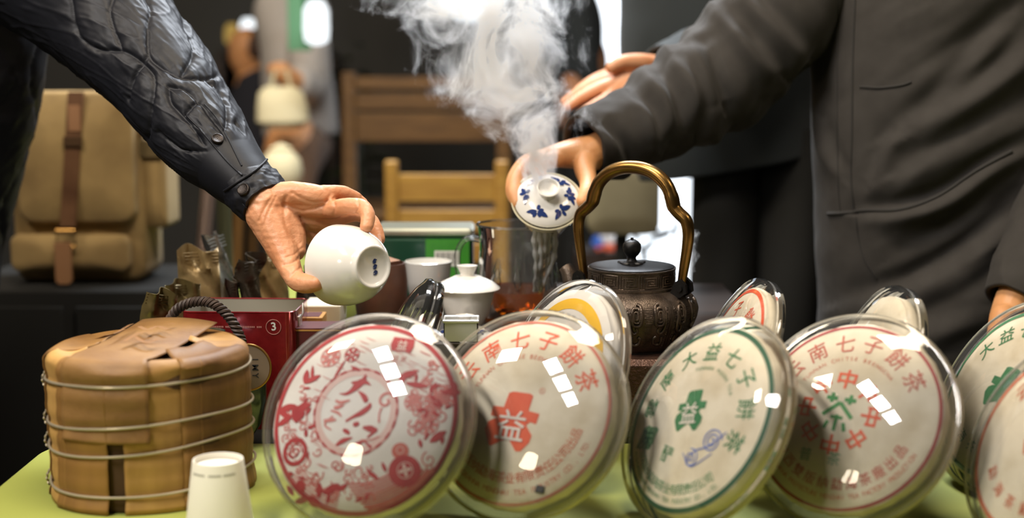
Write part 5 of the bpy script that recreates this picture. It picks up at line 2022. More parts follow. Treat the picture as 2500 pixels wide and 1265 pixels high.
# ---------------------------------------------------------------- person behind in dark teal (open gesturing hand)
SP = thing('person', 'person in dark teal coat behind the pourer, open hand held out', 'person')
mb = MB()
Yh = 2.52
capsule(mb, joints((1700, 150, 2.60, .033), (1650, 165, 2.56, .030), (1605, 180, 2.53, .0285)))
for a, b, c in (((1600, 165, 2.535, .021), (1555, 166, 2.525, .018), (1512, 176, 2.52, .0140)), ((1600, 175, 2.53, .022), (1555, 182, 2.52, .019), (1512, 196, 2.51, .0145)),
                ((1600, 186, 2.52, .022), (1560, 197, 2.51, .018), (1525, 213, 2.50, .0145))):
    capsule(mb, joints(a, b, c))
capsule(mb, joints((1530, 214, 2.50, .0135), (1480, 243, 2.48, .0120), (1440, 266, 2.47, .0105), (1412, 286, 2.46, .0090)))
capsule(mb, joints((1515, 198, 2.51, .0138), (1458, 220, 2.50, .0122), (1415, 242, 2.49, .0105), (1384, 262, 2.48, .0090)))
capsule(mb, joints((1512, 186, 2.515, .0130), (1455, 204, 2.515, .0115), (1412, 226, 2.51, .0100), (1378, 250, 2.505, .0085)))
capsule(mb, joints((1512, 174, 2.52, .0115), (1468, 186, 2.53, .0100), (1436, 202, 2.53, .0090), (1408, 222, 2.53, .0075)))
capsule(mb, joints((1600, 162, 2.53, .020), (1560, 152, 2.51, .0160), (1520, 152, 2.50, .0130), (1492, 166, 2.495, .0105)))
sb = fused('body', mb, .0026, 5, M['skin'], SP)
cb = MB()
core_body(cb, Vector((.46, 2.94, 1.14)), Vector((.41, 2.92, 1.52)), Vector((.39, 2.88, 1.70)), .09, .12)
join_into(sb, fused('core', cb, .014, 4, M['skin']))
hair_cap(Vector((.39, 2.88, 1.70)), SP)
mb = MB()
tr = []
for z, xl, xr, yc, dpt in ((1.02, 1560, 1985, 2.92, .13), (1.10, 1530, 1985, 2.92, .14), (1.2, 1514, 1985, 2.92, .145), (1.32, 1510, 1985, 2.92, .145), (1.44, 1525, 1960, 2.92, .13), (1.52, 1640, 1850, 2.92, .085), (1.56, 1670, 1820, 2.92, .08)):
    x0, x1 = (xl - 1250) * yc / FPX, (xr - 1250) * yc / FPX
    tr.append(((x0 + x1) / 2, yc, z, (x1 - x0) / 2, dpt))
pos, nrm, s, th, rm = loft_grid(tr, 70, 90, Vector((0, 1, 0)))
pos = pos + nrm * folds(pos, nrm, 9, .006, (.3, 0, 1), 2.0)[:, :, None]
grid_mesh(mb, pos, True, False)
sl = []
for x, y, Y, a in ((1950, -60, 2.90, 110), (1900, 60, 2.82, 105), (1800, 130, 2.72, 92), (1700, 150, 2.62, 78), (1645, 168, 2.56, 68), (1622, 176, 2.54, 64)):
    p = P(x, y, Y)
    sl.append((p.x, p.y, p.z, px_m(a, Y), px_m(a, Y)))
pos, nrm, s, th, rm = loft_grid(sl, 70, 60)
pos = pos + nrm * folds(pos, nrm, 16, .006, (.3, .1, 1), 4.0)[:, :, None]
pos = np.concatenate([pos, (pos[-1] - nrm[-1] * .006)[None], (pos[-8] - nrm[-8] * .010)[None]], 0)
grid_mesh(mb, pos, False, False)
co = mb.build('coat', M['teal_coat'], None, angle=180)
co.parent = SP
for x0, x1 in ((1690, 1850), (1845, 2010)):
    xa, xb = (x0 - 1250) * 2.92 / FPX, (x1 - 1250) * 2.92 / FPX
    pos, nrm, s, th, rm = loft_grid([((xa + xb) / 2, 2.92, 1.10, (xb - xa) / 2, .085), ((xa + xb) / 2, 2.92, .8, (xb - xa) / 2, .085), ((xa + xb) / 2, 2.92, .45, (xb - xa) / 2 * .85, .075), ((xa + xb) / 2, 2.92, .08, (xb - xa) / 2 * .8, .07)], 40, 40, Vector((0, 1, 0)))
    pos = pos + nrm * folds(pos, nrm, 12, .004, (0, 0, 1), 6.0)[:, :, None]
    mb = MB()
    grid_mesh(mb, pos, True, True)
    mb.build('trouser_leg', M['black_trouser'], SP)
    MB().rbox((xa + xb) / 2 - .045, (xa + xb) / 2 + .045, 2.72, 2.99, 0, .09, .04, 6).build('shoe', M['shoe'], SP)
settle(SP, (.45, 2.92, 0))
# ================================================================== background of the hall
def rect_at(x0, y0, x1, y1, Y):
    a, b = P(x0, y1, Y), P(x1, y0, Y)
    return a.x, b.x, a.z, b.z      # x range, z range


# ---------------------------------------------------------------- khaki backpack on a black cabinet
M['khaki'] = mat('khaki_canvas', srgb(176, 148, 96), 0.8, col2=srgb(146, 120, 76), nscale=9, bump=.3, bscale=300, sheen=.1)
M['khaki_dark'] = mat('dark_khaki_canvas', srgb(120, 102, 66), 0.8, col2=srgb(98, 84, 54), nscale=9)
M['leather'] = mat('brown_leather', srgb(92, 62, 42), 0.45, col2=srgb(120, 86, 60), nscale=14)
M['tan_leather'] = mat('tan_leather', srgb(160, 118, 84), 0.45)
YB = 2.75
zc = P(180, 698, YB).z
x0, x1, _, _ = rect_at(-60, 200, 430, 690, YB)
t = thing('cabinet', 'low black cabinet carrying the khaki backpack', 'cabinet', ((x0 + x1) / 2, YB + .10, 0))
w2 = (x1 - x0) / 2 + .04
MB().rbox(-w2, w2, -.16, .20, 0, zc, .006).build('body', M['black_cloth'], t)
for s in (-1, 1):
    d = MB().rbox(s * w2 / 2 - w2 / 2 + .012, s * w2 / 2 + w2 / 2 - .012, -.172, -.160, .05, zc - .03, .003).build('door', M['black_cloth'], t)
    MB().tube([(-s * .02 + s * .04, -.178, zc * .55), (-s * .02 + s * .04, -.178, zc * .68)], .006).build('handle', M['lamp_housing'], d)
bx0, bx1, bz0, bz1 = rect_at(20, 232, 330, 688, YB)
t = thing('backpack', 'khaki canvas backpack with brown leather straps on the black cabinet', 'backpack', ((bx0 + bx1) / 2, YB + .08, zc))
cx = (bx0 + bx1) / 2
L = lambda px, py: (P(px, py, YB).x - cx, P(px, py, YB).z - zc)


def slab(poly, y0, y1, bev=.012, M_=None, name='panel', m=None, parent=None, bulge=0.0):
    """rounded slab standing in the x-z plane from an outline"""
    c = (sum(p[0] for p in poly) / len(poly), sum(p[1] for p in poly) / len(poly))
    rings = []
    for yy, k in ((y1, 1.0), (y0 + bev, 1.0), (y0 + bev * .3, 1 - bev * 2.2), (y0, 1 - bev * 6)):
        rings.append([(c[0] + (x - c[0]) * k, yy, c[1] + (z - c[1]) * k) for x, z in poly])
    rings.append([(c[0] + (x - c[0]) * .45, y0 - bulge, c[1] + (z - c[1]) * .45) for x, z in poly])
    return MB().rings(rings).build(name, m, parent, angle=50)


def round_poly(x0, x1, z0, z1, r, n=5, rt=None):
    out = []
    rt = r if rt is None else rt
    for cx_, cz_, a0, q in ((x1 - rt, z1 - rt, 0, rt), (x0 + rt, z1 - rt, 90, rt), (x0 + r, z0 + r, 180, r), (x1 - r, z0 + r, 270, r)):
        out += [(cx_ + q * cos(R(a0 + 90 * k / n)), cz_ + q * sin(R(a0 + 90 * k / n))) for k in range(n + 1)]
    return out


xa, za = L(22, 690)
xb, zb = L(330, 230)
slab(round_poly(xa, xb, .002, zb, .03), -.045, .09, .012, name='bag_body', m=M['khaki'], parent=t, bulge=.012)
xa, za = L(42, 548)
xb, zb = L(318, 222)
slab(round_poly(xa, xb, za, zb, .03, rt=.012), -.075, -.045, .010, name='flap', m=M['khaki'], parent=t, bulge=.010)
xa, za = L(20, 668)
xb, zb = L(312, 575)
slab(round_poly(xa, xb, za, zb, .02), -.070, -.040, .010, name='front_pocket', m=M['khaki'], parent=t, bulge=.012)
xa, za = L(326, 565)
xb, zb = L(388, 345)
pk_ = slab(round_poly(xa, xb, za, zb, .012), -.030, .07, .010, name='side_pocket', m=M['khaki'], parent=t, bulge=.008)
x0_, z0_ = L(326, 388)
x1_, z1_ = L(384, 345)
slab(round_poly(x0_, x1_, z0_, z1_, .006), -.044, -.030, .006, name='pocket_flap', m=M['khaki_dark'], parent=pk_)
x0_, z0_ = L(330, 335)
x1_, z1_ = L(362, 285)
slab(round_poly(x0_, x1_, z0_, z1_, .005), -.050, -.035, .006, name='leather_patch', m=M['leather'], parent=t)
sx = []
for px, py in ((188, 224), (184, 300), (178, 400), (172, 500), (168, 552)):
    sx.append((L(px, py)[0], L(px, py)[1]))
mb = MB()
for (xA, zA), (xB, zB) in zip(sx[:-1], sx[1:]):
    mb.add([(xA - .015, -.0895, zA), (xA + .015, -.0895, zA), (xB + .015, -.0895, zB), (xB - .015, -.0895, zB), (xA - .015, -.082, zA), (xA + .015, -.082, zA), (xB + .015, -.082, zB), (xB - .015, -.082, zB)],
           [(0, 1, 2, 3), (4, 7, 6, 5), (0, 4, 5, 1), (1, 5, 6, 2), (2, 6, 7, 3), (3, 7, 4, 0)])
sp = mb.build('strap', M['leather'], t, smooth=False)
xq, zq = L(182, 345)
MB().rbox(xq - .018, xq + .018, -.094, -.088, zq - .010, zq + .010, .002).build('strap_keeper', M['core'], sp)
xq, zq = L(185, 285)
MB().rbox(xq - .012, xq + .012, -.0915, -.089, zq - .028, zq + .022, .003).build('strap_label', M['tan_leather'], sp)
xq, zq = L(166, 580)
MB().tube([(xq - .018, -.092, zq - .016), (xq + .018, -.092, zq - .016), (xq + .018, -.092, zq + .016), (xq - .018, -.092, zq + .016)], .0035, 8, closed=True).build('buckle', M['brass'], t)
xq, z0_ = L(163, 692)
_, z1_ = L(163, 590)
slab(round_poly(xq - .016, xq + .016, z0_, z1_, .010, rt=.002), -.098, -.090, .004, name='strap_end', m=M['tan_leather'], parent=t)

# ---------------------------------------------------------------- wooden chairs
M['chair_wood'] = mat('golden_chair_wood', srgb(184, 140, 62), 0.45, col2=srgb(160, 116, 50), nscale=10, stretch=(1, 8, 8))
M['chair_wood_dark'] = mat('brown_chair_wood', srgb(112, 80, 42), 0.5, col2=srgb(94, 66, 34), nscale=10, stretch=(1, 8, 8))


def wood_chair(x0, x1, Y, rails, ytop, seat_z, label, m, pw, depth=.40):
    xa, xb = P(x0, 500, Y).x, P(x1, 500, Y).x
    t = thing('wooden_chair', label, 'chair', ((xa + xb) / 2, Y, 0))
    hw = (xb - xa) / 2
    zt = P(1000, ytop, Y).z
    for s in (-1, 1):
        MB().rbox(s * hw - pw / 2, s * hw + pw / 2, -.015, .020, 0, zt, .008).build('post', m, t)
        MB().rbox(s * hw - pw / 2, s * hw + pw / 2, depth - .02, depth + .012, 0, seat_z, .006).build('leg', m, t)
    for ya, yb in rails:
        MB().rbox(-hw + pw / 2, hw - pw / 2, -.008, .012, P(1000, yb, Y).z, P(1000, ya, Y).z, .004).build('slat', m, t)
    MB().rbox(-hw, hw, -.01, depth + .02, seat_z - .03, seat_z, .008).build('seat', m, t)
    for z in (.18, .30):
        MB().rbox(-hw, hw, .0, .016, z, z + .03, .004).build('stretcher', m, t)
    return t


wood_chair(957, 1225, 3.75, [(425, 492), (512, 566), (590, 640)], 392, .46, 'golden wooden slat-back chair behind the green tin', M['chair_wood'], .036)
wood_chair(856, 1230, 4.6, [(188, 218), (228, 268), (276, 345)], 176, .75, 'tall brown slat-back wooden chair behind the golden one', M['chair_wood_dark'], .045)

# ---------------------------------------------------------------- blurred stall on the left: seated people, lanterns, jars
M['pale_coat'] = mat('pale_grey_coat', srgb(178, 170, 162), .8)
M['cream'] = mat('cream_cloth', srgb(226, 214, 174), .8)
M['navy_cloth'] = mat('navy_cloth', srgb(38, 38, 46), .85)
M['brown_hair'] = mat('brown_hair', srgb(66, 42, 26), .7)
M['brown_cloth'] = mat('brown_cloth', srgb(112, 84, 62), .8)
M['ochre'] = mat('ochre_wood', srgb(164, 120, 62), .6)
M['banner_green'] = mat('banner_green', srgb(96, 150, 112), .6)

Y5 = 5.0
t = thing('person', 'far blurred person in pale grey coat with a cream bag on the lap', 'person')
mb = MB()
capsule(mb, joints((722, 120, Y5, .10), (728, 220, Y5, .11), (730, 300, Y5, .12)))
capsule(mb, joints((722, 60, Y5, .06), (720, -20, Y5, .06)))
capsule(mb, joints((716, -120, Y5 - .02, .085), (716, -180, Y5, .092)))
capsule(mb, joints((730, 330, Y5, .09), (700, 380, Y5 - .3, .075), (700, 660, Y5 - .32, .05)))
capsule(mb, joints((745, 100, Y5 - .1, .055), (752, 200, Y5 - .14, .05), (712, 196, Y5 - .24, .036), (684, 176, Y5 - .26, .040), (668, 170, Y5 - .26, .025)))
fused('body', mb, .012, 4, M['skin_warm'], t)
mb = MB()
pos, nrm, s, th, rm = loft_grid([tuple(P(x, y, Y5)) + (a, .15) for x, y, a in ((735, 330, .13), (728, 230, .125), (716, 120, .115), (712, 20, .13), (716, -50, .07))], 40, 40, Vector((0, 1, 0)))
pos = pos + nrm * folds(pos, nrm, 8, .008, (0, 0, 1), 2.)[:, :, None]
grid_mesh(mb, pos, True, False)
pos, nrm, s, th, rm = loft_grid([tuple(P(x, y, Y)) + (a, a) for x, y, Y, a in ((742, 20, Y5 - .05, .075), (752, 120, Y5 - .12, .075), (756, 205, Y5 - .15, .068), (722, 200, Y5 - .23, .056))], 30, 24, Vector((0, 1, 0)))
grid_mesh(mb, pos, True, True)
mb.build('coat', M['pale_coat'], t, angle=120)
mb = MB()
pos, nrm, s, th, rm = loft_grid([tuple(P(x, y, Y)) + (a, a) for x, y, Y, a in ((735, 345, Y5, .11), (712, 392, Y5 - .25, .10), (705, 470, Y5 - .33, .085), (702, 700, Y5 - .34, .065))], 30, 24, Vector((0, 1, 0)))
grid_mesh(mb, pos, True, True)
mb.build('trousers', M['brown_cloth'], t)
hair_cap(P(716, -165, Y5), t)
settle(t, (P(720, 300, Y5).x, Y5, 0))
p = P(688, 312, 4.55)
t = thing('cloth_bag', 'cream cloth bag lying on the far person\'s lap', 'bag', tuple(p))
rings = []
for k, (z, a, b) in enumerate(((0, .06, .04), (.02, .085, .055), (.07, .080, .050), (.11, .07, .04), (.13, .05, .02))):
    rings.append([(a * cos(u) * (1 + .06 * sin(3 * u + k)), b * sin(u), z) for u in np.linspace(0, 2 * pi, 24, endpoint=False)])
MB().rings(rings).build('sack', M['cream'], t)
MB().tube([(-.03, 0, .125), (-.02, 0, .18), (.02, 0, .18), (.03, 0, .125)], .006, 8).build('bag_handle', M['cream'], t)

Y6 = 5.7
t = thing('person', 'far blurred seated person with brown hair in navy clothing', 'person')
mb = MB()
capsule(mb, joints((603, 112, Y6, .075), (601, 142, Y6, .070)))
capsule(mb, joints((604, 165, Y6, .04), (612, 195, Y6, .05)))
capsule(mb, joints((625, 220, Y6, .09), (640, 300, Y6, .10), (640, 360, Y6, .10)))
fused('body', mb, .014, 3, M['skin_warm'], t)
mb = MB()
pos, nrm, s, th, rm = loft_grid([tuple(P(x, y, Y6)) + (a, .13) for x, y, a in ((640, 400, .16), (640, 300, .15), (632, 230, .13), (622, 195, .09), (614, 180, .055))], 30, 32, Vector((0, 1, 0)))
grid_mesh(mb, pos, True, False)
mb.build('jacket', M['navy_cloth'], t)
c = P(620, 118, Y6)
MB().lathe([(.001, .075), (.05, .06), (.082, .02), (.088, -.02), (.075, -.05)], 24, Matrix.Translation(c + Vector((.02, .01, .01)))).build('hair', M['brown_hair'], t)
settle(t, (P(640, 400, Y6).x, Y6, 0))
p = P(640, 400, Y6)
t = thing('stool', 'round brown stool under the far seated person', 'stool', (p.x, p.y + .02, 0))
MB().lathe([(0, p.z - .05), (.17, p.z - .05), (.18, p.z - .03), (.17, p.z - .005), (0, p.z - .002)], 32).build('seat', M['ochre'], t)
for k in range(4):
    a = k * pi / 2 + .6
    MB().tube([(.10 * cos(a), .10 * sin(a), p.z - .05), (.15 * cos(a), .15 * sin(a), 0)], .016).build('leg', M['ochre'], t)

# stall shelf with lit lanterns
Y7 = 6.05
zs = P(640, 122, Y7).z
xa, xb = P(545, 100, Y7).x, P(812, 100, Y7).x
t = thing('stall_shelf', 'dark stall shelf carrying the far lit lanterns', 'shelf', ((xa + xb) / 2, Y7, 0))
MB().rbox(-(xb - xa) / 2, (xb - xa) / 2, -.10, .14, zs - .03, zs, .004).build('shelf_board', M['dark_wood'], t)
for s in (-1, 1):
    MB().rbox(s * (xb - xa) / 2 - .02, s * (xb - xa) / 2 + .02, -.10, .14, 0, zs - .03, .004).build('upright', M['dark_wood'], t)
M['lantern_white'] = emit_mat('lit_white_lantern', (.92, .97, 1, 1), 1.5)
M['lantern_blue'] = emit_mat('lit_pale_blue_lantern', (.62, .78, .84, 1), .62)
M['lantern_yellow'] = emit_mat('lit_yellow_lantern', (.85, .55, .14, 1), .45)


def lantern(px, ytop, wpx, m, label, dy=0.0):
    p = P(px, ytop, Y7 + dy)
    r = px_m(wpx, Y7) / 2
    h = p.z - zs
    t = thing('lantern', label, 'lantern', (p.x, p.y, zs))
    MB().lathe([(.3 * r, .02), (r * .9, .03), (r, h * .35), (r * .96, h * .75), (r * .6, h * .95), (.3 * r, h * .96)], 28).build('glass_shade', m, t)
    MB().lathe([(0, 0), (r * .7, 0), (r * .7, .02), (0, .021)], 24).build('base', M['dark_wood'], t)
    MB().lathe([(r * .35, h * .95), (r * .35, h), (0, h * 1.01)], 24).build('cap', M['dark_wood'], t)


lantern(605, 42, 40, M['lantern_white'], 'white lit lantern, second from the left on the far shelf')
lantern(640, 8, 44, M['lantern_blue'], 'tall pale blue lantern behind the white ones', .06)
lantern(650, 60, 44, M['lantern_white'], 'white lit lantern, right one of the close pair')
lantern(566, 55, 36, M['lantern_yellow'], 'yellow lit lantern at the left end of the far shelf')
p = P(772, 56, 4.4)
r = px_m(62, 4.4) / 2
t = thing('hanging_lantern', 'large pale lit lantern hanging alone right of the green banner', 'lantern', tuple(p))
MB().lathe([(.3 * r, -.066), (r * .9, -.055), (r, -.02), (r * .96, .04), (r * .6, .066), (.3 * r, .07)], 28).build('glass_shade', M['lantern_white'], t)
MB().lathe([(r * .35, .066), (r * .35, .085), (0, .088)], 24).build('cap', M['dark_wood'], t)
MB().tube([(0, 0, .08), (0, 0, 3.0 - p.z)], .004).build('cord', M['black'], t)
xa, xb, za, zb = rect_at(704, -200, 754, 124, 4.5)
t = thing('banner', 'narrow green banner hanging left of the large lantern', 'banner', ((xa + xb) / 2, 4.5, za))
MB().rbox(-(xb - xa) / 2, (xb - xa) / 2, -.004, .004, 0, zb - za, .002).build('cloth', M['banner_green'], t)
MB().tube([(-(xb - xa) / 2 - .02, 0, zb - za), ((xb - xa) / 2 + .02, 0, zb - za)], .010).build('rod', M['dark_wood'], t)
MB().rbox((xb - xa) * .18, (xb - xa) * .4, -.006, -.004, .02, zb - za - .02, .001).build('stripe', M['dark_green'], t)
for s in (-1, 1):
    MB().tube([(s * (xb - xa) / 2, 0, zb - za), (s * (xb - xa) / 2, 0, 3.0 - za)], .003).build('cord', M['black'], t)

# low table with a cream jar behind the hand
p = P(688, 468, 4.15)
t = thing('side_table', 'low brown side table under the cream jar', 'table', (p.x, p.y, 0))
MB().lathe([(0, p.z - .025), (.12, p.z - .025), (.125, p.z - .012), (.12, p.z), (0, p.z)], 32).build('tabletop', M['brown_cloth'], t)
MB().lathe([(.10, 0), (.035, .03), (.03, p.z - .03), (.05, p.z - .025)], 24, cap0=True).build('pedestal', M['brown_cloth'], t)
t = thing('jar', 'round cream jar just behind the cuff', 'jar', tuple(p))
MB().lathe([(0, 0), (.035, 0), (.055, .025), (.062, .06), (.055, .095), (.035, .118), (.028, .122), (.026, .112), (.0, .10)], 36).build('body', M['cream'], t)
MB().lathe([(.030, .122), (.034, .126), (.02, .135), (.006, .140), (.0, .142)], 24).build('lid', M['cream'], t)

# folding display stand between backpack and hand
M['pinkish_metal'] = mat('pale_metal_tube', srgb(150, 130, 120), .35, metal=.6)
M['olive_metal'] = mat('olive_metal_tube', srgb(84, 86, 62), .5)
t = thing('folding_stand', 'folding stand with one pale and one olive tube left of the hand', 'stand', (P(520, 600, 2.7).x, 2.7, 0))
o = Vector(t.location)
MB().tube([P(512, 430, 2.7) - o, P(500, 560, 2.68) - o, P(470, 900, 2.62) - o, Vector((-.03, -.1, 0))], .014).build('tube', M['pinkish_metal'], t)
MB().tube([P(545, 430, 2.74) - o, P(552, 640, 2.74) - o, P(556, 900, 2.74) - o, Vector((.05, .05, 0))], .014).build('tube', M['olive_metal'], t)
MB().tube([P(505, 450, 2.7) - o, P(550, 450, 2.74) - o], .010).build('crossbar', M['olive_metal'], t)

# leafy plant in the dark
M['leaf_dark'] = mat('dark_leaf', srgb(58, 62, 28), .5, col2=srgb(42, 46, 20), nscale=8)
p = P(866, 330, 5.35)
t = thing('potted_plant', 'dark leafy potted plant left of the tall chair', 'plant', (p.x, p.y, 0))
MB().lathe([(0, 0), (.10, 0), (.13, .26), (.12, .26), (.11, .24), (0, .24)], 28).build('pot', M['dark_wood'], t)
MB().tube([(0, 0, .24), (.02, 0, .7), (0, .02, 1.15)], [.02, .016, .008]).build('stem', M['leaf_dark'], t)
rn = random.Random(8)
for k in range(26):
    a = rn.uniform(0, 2 * pi)
    z = rn.uniform(.65, 1.30)
    l = rn.uniform(.10, .17)
    d = Vector((cos(a), sin(a), rn.uniform(-.2, .7))).normalized()
    sd = d.cross(Vector((0, 0, 1))).normalized()
    up = sd.cross(d)
    v, f = [], []
    for i in range(7):
        u = i / 6
        w = l * .24 * sin(pi * min(u * .95 + .05, 1)) ** .8
        c = Vector((0, 0, z)) + d * (.03 + l * u) - Vector((0, 0, 1)) * (.05 * u * u)
        v += [c + sd * w + up * .01, c - up * .002, c - sd * w + up * .01]
    for i in range(6):
        b = i * 3
        f += [(b, b + 1, b + 4, b + 3), (b + 1, b + 2, b + 5, b + 4)]
    mk('leaf', v, f, M['leaf_dark'], t)

# ---------------------------------------------------------------- before the bright window
YD = 5.3
t = thing('person', 'far person in dark coat standing before the bright window', 'person')
mb = MB()
capsule(mb, joints((1420, 140, YD, .10), (1424, 280, YD, .10)))
capsule(mb, joints((1412, 60, YD, .05), (1410, -10, YD, .055)))
capsule(mb, joints((1408, -70, YD, .085), (1408, -120, YD, .092)))
capsule(mb, joints((1392, 200, YD - .16, .035), (1412, 232, YD - .20, .040), (1424, 250, YD - .20, .026)))
fused('body', mb, .012, 3, M['skin'], t)
mb = MB()
pos, nrm, s, th, rm = loft_grid([tuple(P(x, y, YD)) + (a, .12) for x, y, a in ((1424, 330, .075), (1424, 250, .085), (1420, 150, .082), (1418, 60, .085), (1412, 0, .07), (1410, -20, .05))], 30, 32, Vector((0, 1, 0)))
grid_mesh(mb, pos, True, False)
pos, nrm, s, th, rm = loft_grid([tuple(P(x, y, Y)) + (a, a) for x, y, Y, a in ((1380, 30, YD, .06), (1368, 130, YD - .05, .058), (1384, 200, YD - .14, .05))], 20, 20, Vector((0, 1, 0)))
grid_mesh(mb, pos, True, True)
mb.build('coat', M['teal_coat'], t)
for dx in (-1, 1):
    MB().tube([P(1424, 320, YD) + Vector((dx * .035, 0, 0)), Vector((P(1424, 320, YD).x + dx * .04, YD, .06))], [.045, .035], 16).build('trouser_leg', M['black_trouser'], t)
hair_cap(P(1408, -105, YD), t)
settle(t, (P(1424, 320, YD).x, YD, 0))

# grey-olive office chair seen through the kettle handle
M['olive_grey'] = mat('olive_grey_cloth', srgb(140, 130, 100), .85, col2=srgb(124, 114, 86), nscale=10)
YC = 3.6
xa, xb, za, zb = rect_at(1432, 385, 1612, 572, YC)
t = thing('office_chair', 'olive grey office chair behind the kettle handle', 'chair', ((xa + xb) / 2, YC, 0))
slab([(x, z) for x, z in round_poly(-(xb - xa) / 2, (xb - xa) / 2, za, zb, .03, rt=.02)], -.025, .025, .008, name='backrest', m=M['olive_grey'], parent=t)
MB().tube([(0, .03, za + .05), (0, .05, za - .12), (0, .10, .46)], .018).build('back_post', M['black'], t)
MB().rbox(-.20, .20, .04, .42, .43, .49, .03, 6).build('seat', M['olive_grey'], t)
MB().tube([(0, .22, .43), (0, .22, .10)], .025).build('gas_post', M['black'], t)
for k in range(5):
    a = 2 * pi * k / 5
    MB().tube([(0, .22, .10), (.26 * cos(a), .22 + .26 * sin(a), .05)], [.022, .014]).build('base_arm', M['black'], t)

# low cabinet with toys
YT = 4.6
zt = P(1500, 616, YT).z
xa, xb = P(1405, 600, YT).x, P(1542, 600, YT).x
t = thing('cabinet', 'low dark cabinet with small bright toys left of the kettle knob', 'cabinet', ((xa + xb) / 2, YT + .1, 0))
w2 = (xb - xa) / 2
MB().rbox(-w2, w2, -.12, .12, 0, zt, .005).build('body', M['dark_wood'], t)
d = MB().rbox(-w2 + .01, w2 - .01, -.13, -.12, .05, zt - .03, .003).build('door', M['dark_wood'], t)
MB().tube([(w2 * .6, -.136, zt * .5), (w2 * .6, -.136, zt * .6)], .005).build('handle', M['lamp_housing'], d)
M['toy_orange'] = mat('toy_orange', srgb(226, 92, 40), .4)
M['toy_blue'] = mat('toy_blue', srgb(70, 120, 220), .4)
M['toy_white'] = mat('toy_white', srgb(235, 235, 238), .4)
M['toy_pink'] = mat('toy_pink', srgb(236, 150, 130), .4)


def toy_car(px0, px1, m, label, h, dy, z=zt):
    xa, xb = P(px0, 600, YT).x, P(px1, 600, YT).x
    t = thing('toy_car', label, 'toy', ((xa + xb) / 2, YT + dy, z))
    hw = (xb - xa) / 2
    MB().rbox(-hw, hw, -.02, .02, .006, h * .6, .006).build('body', m, t)
    MB().rbox(-hw * .55, hw * .5, -.017, .017, h * .55, h, .006).build('cabin', m, t)
    for s in (-.6, .6):
        for y in (-.021, .021):
            MB().tube([(s * hw, y - .003, .008), (s * hw, y + .003, .008)], .008, 14).build('wheel', M['black'], t)


toy_car(1455, 1532, M['toy_orange'], 'orange toy car on the low cabinet', .026, .0)
toy_car(1448, 1475, M['toy_blue'], 'small blue toy car behind the orange one', .055, .07)
toy_car(1466, 1514, M['toy_white'], 'white toy truck behind the orange toy car', .060, .14)
p = P(1517, 592, YT)
t = thing('toy_ball', 'small pink ball beside the white toy truck', 'toy', (p.x, YT - .06, zt))
MB().lathe([(.021 * sin(R(b)) + 1e-5, .021 - .021 * cos(R(b))) for b in range(0, 181, 15)], 24).build('ball', M['toy_pink'], t)
MB().lathe([(.0212, .018), (.0216, .021), (.0212, .024)], 24).build('ball_band', M['toy_white'], t)

# wire rack with curved bars against the window
t = thing('wire_rack', 'dark bent wire rack before the bright window', 'rack', (P(1600, 600, 5.8).x, 5.8, 0))
o = Vector(t.location)
for pts in ([(1545, 560), (1558, 600), (1572, 640), (1570, 800)], [(1530, 575), (1580, 572), (1620, 566), (1660, 548)], [(1560, 610), (1590, 590), (1620, 570)], [(1580, 640), (1578, 615), (1600, 585), (1640, 572)], [(1655, 520), (1652, 600), (1650, 800)]):
    MB().tube([P(a, b, 5.8) - o for a, b in pts], .010, 8).build('bar', M['black'], t)
MB().tube([P(1570, 800, 5.8) - o, Vector((P(1570, 800, 5.8).x - o.x, 0, 0))], .010, 8).build('upright', M['black'], t)
MB().tube([P(1650, 800, 5.8) - o, Vector((P(1650, 800, 5.8).x - o.x, 0, 0))], .010, 8).build('upright', M['black'], t)

# hanging lamp high in the middle
p = P(1150, -20, 4.8)
t = thing('hanging_lamp', 'bright bluish white hanging lamp above the steam', 'lamp', tuple(p))
M['lamp_blue'] = emit_mat('lit_bluish_shade', (.74, .86, 1, 1), 1.5)
MB().lathe([(.001, -.10), (.05, -.09), (.115, -.03), (.14, .04), (.10, .07), (.03, .09)], 40).build('lamp_shade', M['lamp_blue'], t)
MB().tube([(0, 0, .085), (0, 0, 3.0 - p.z)], .006).build('cord', M['black'], t)
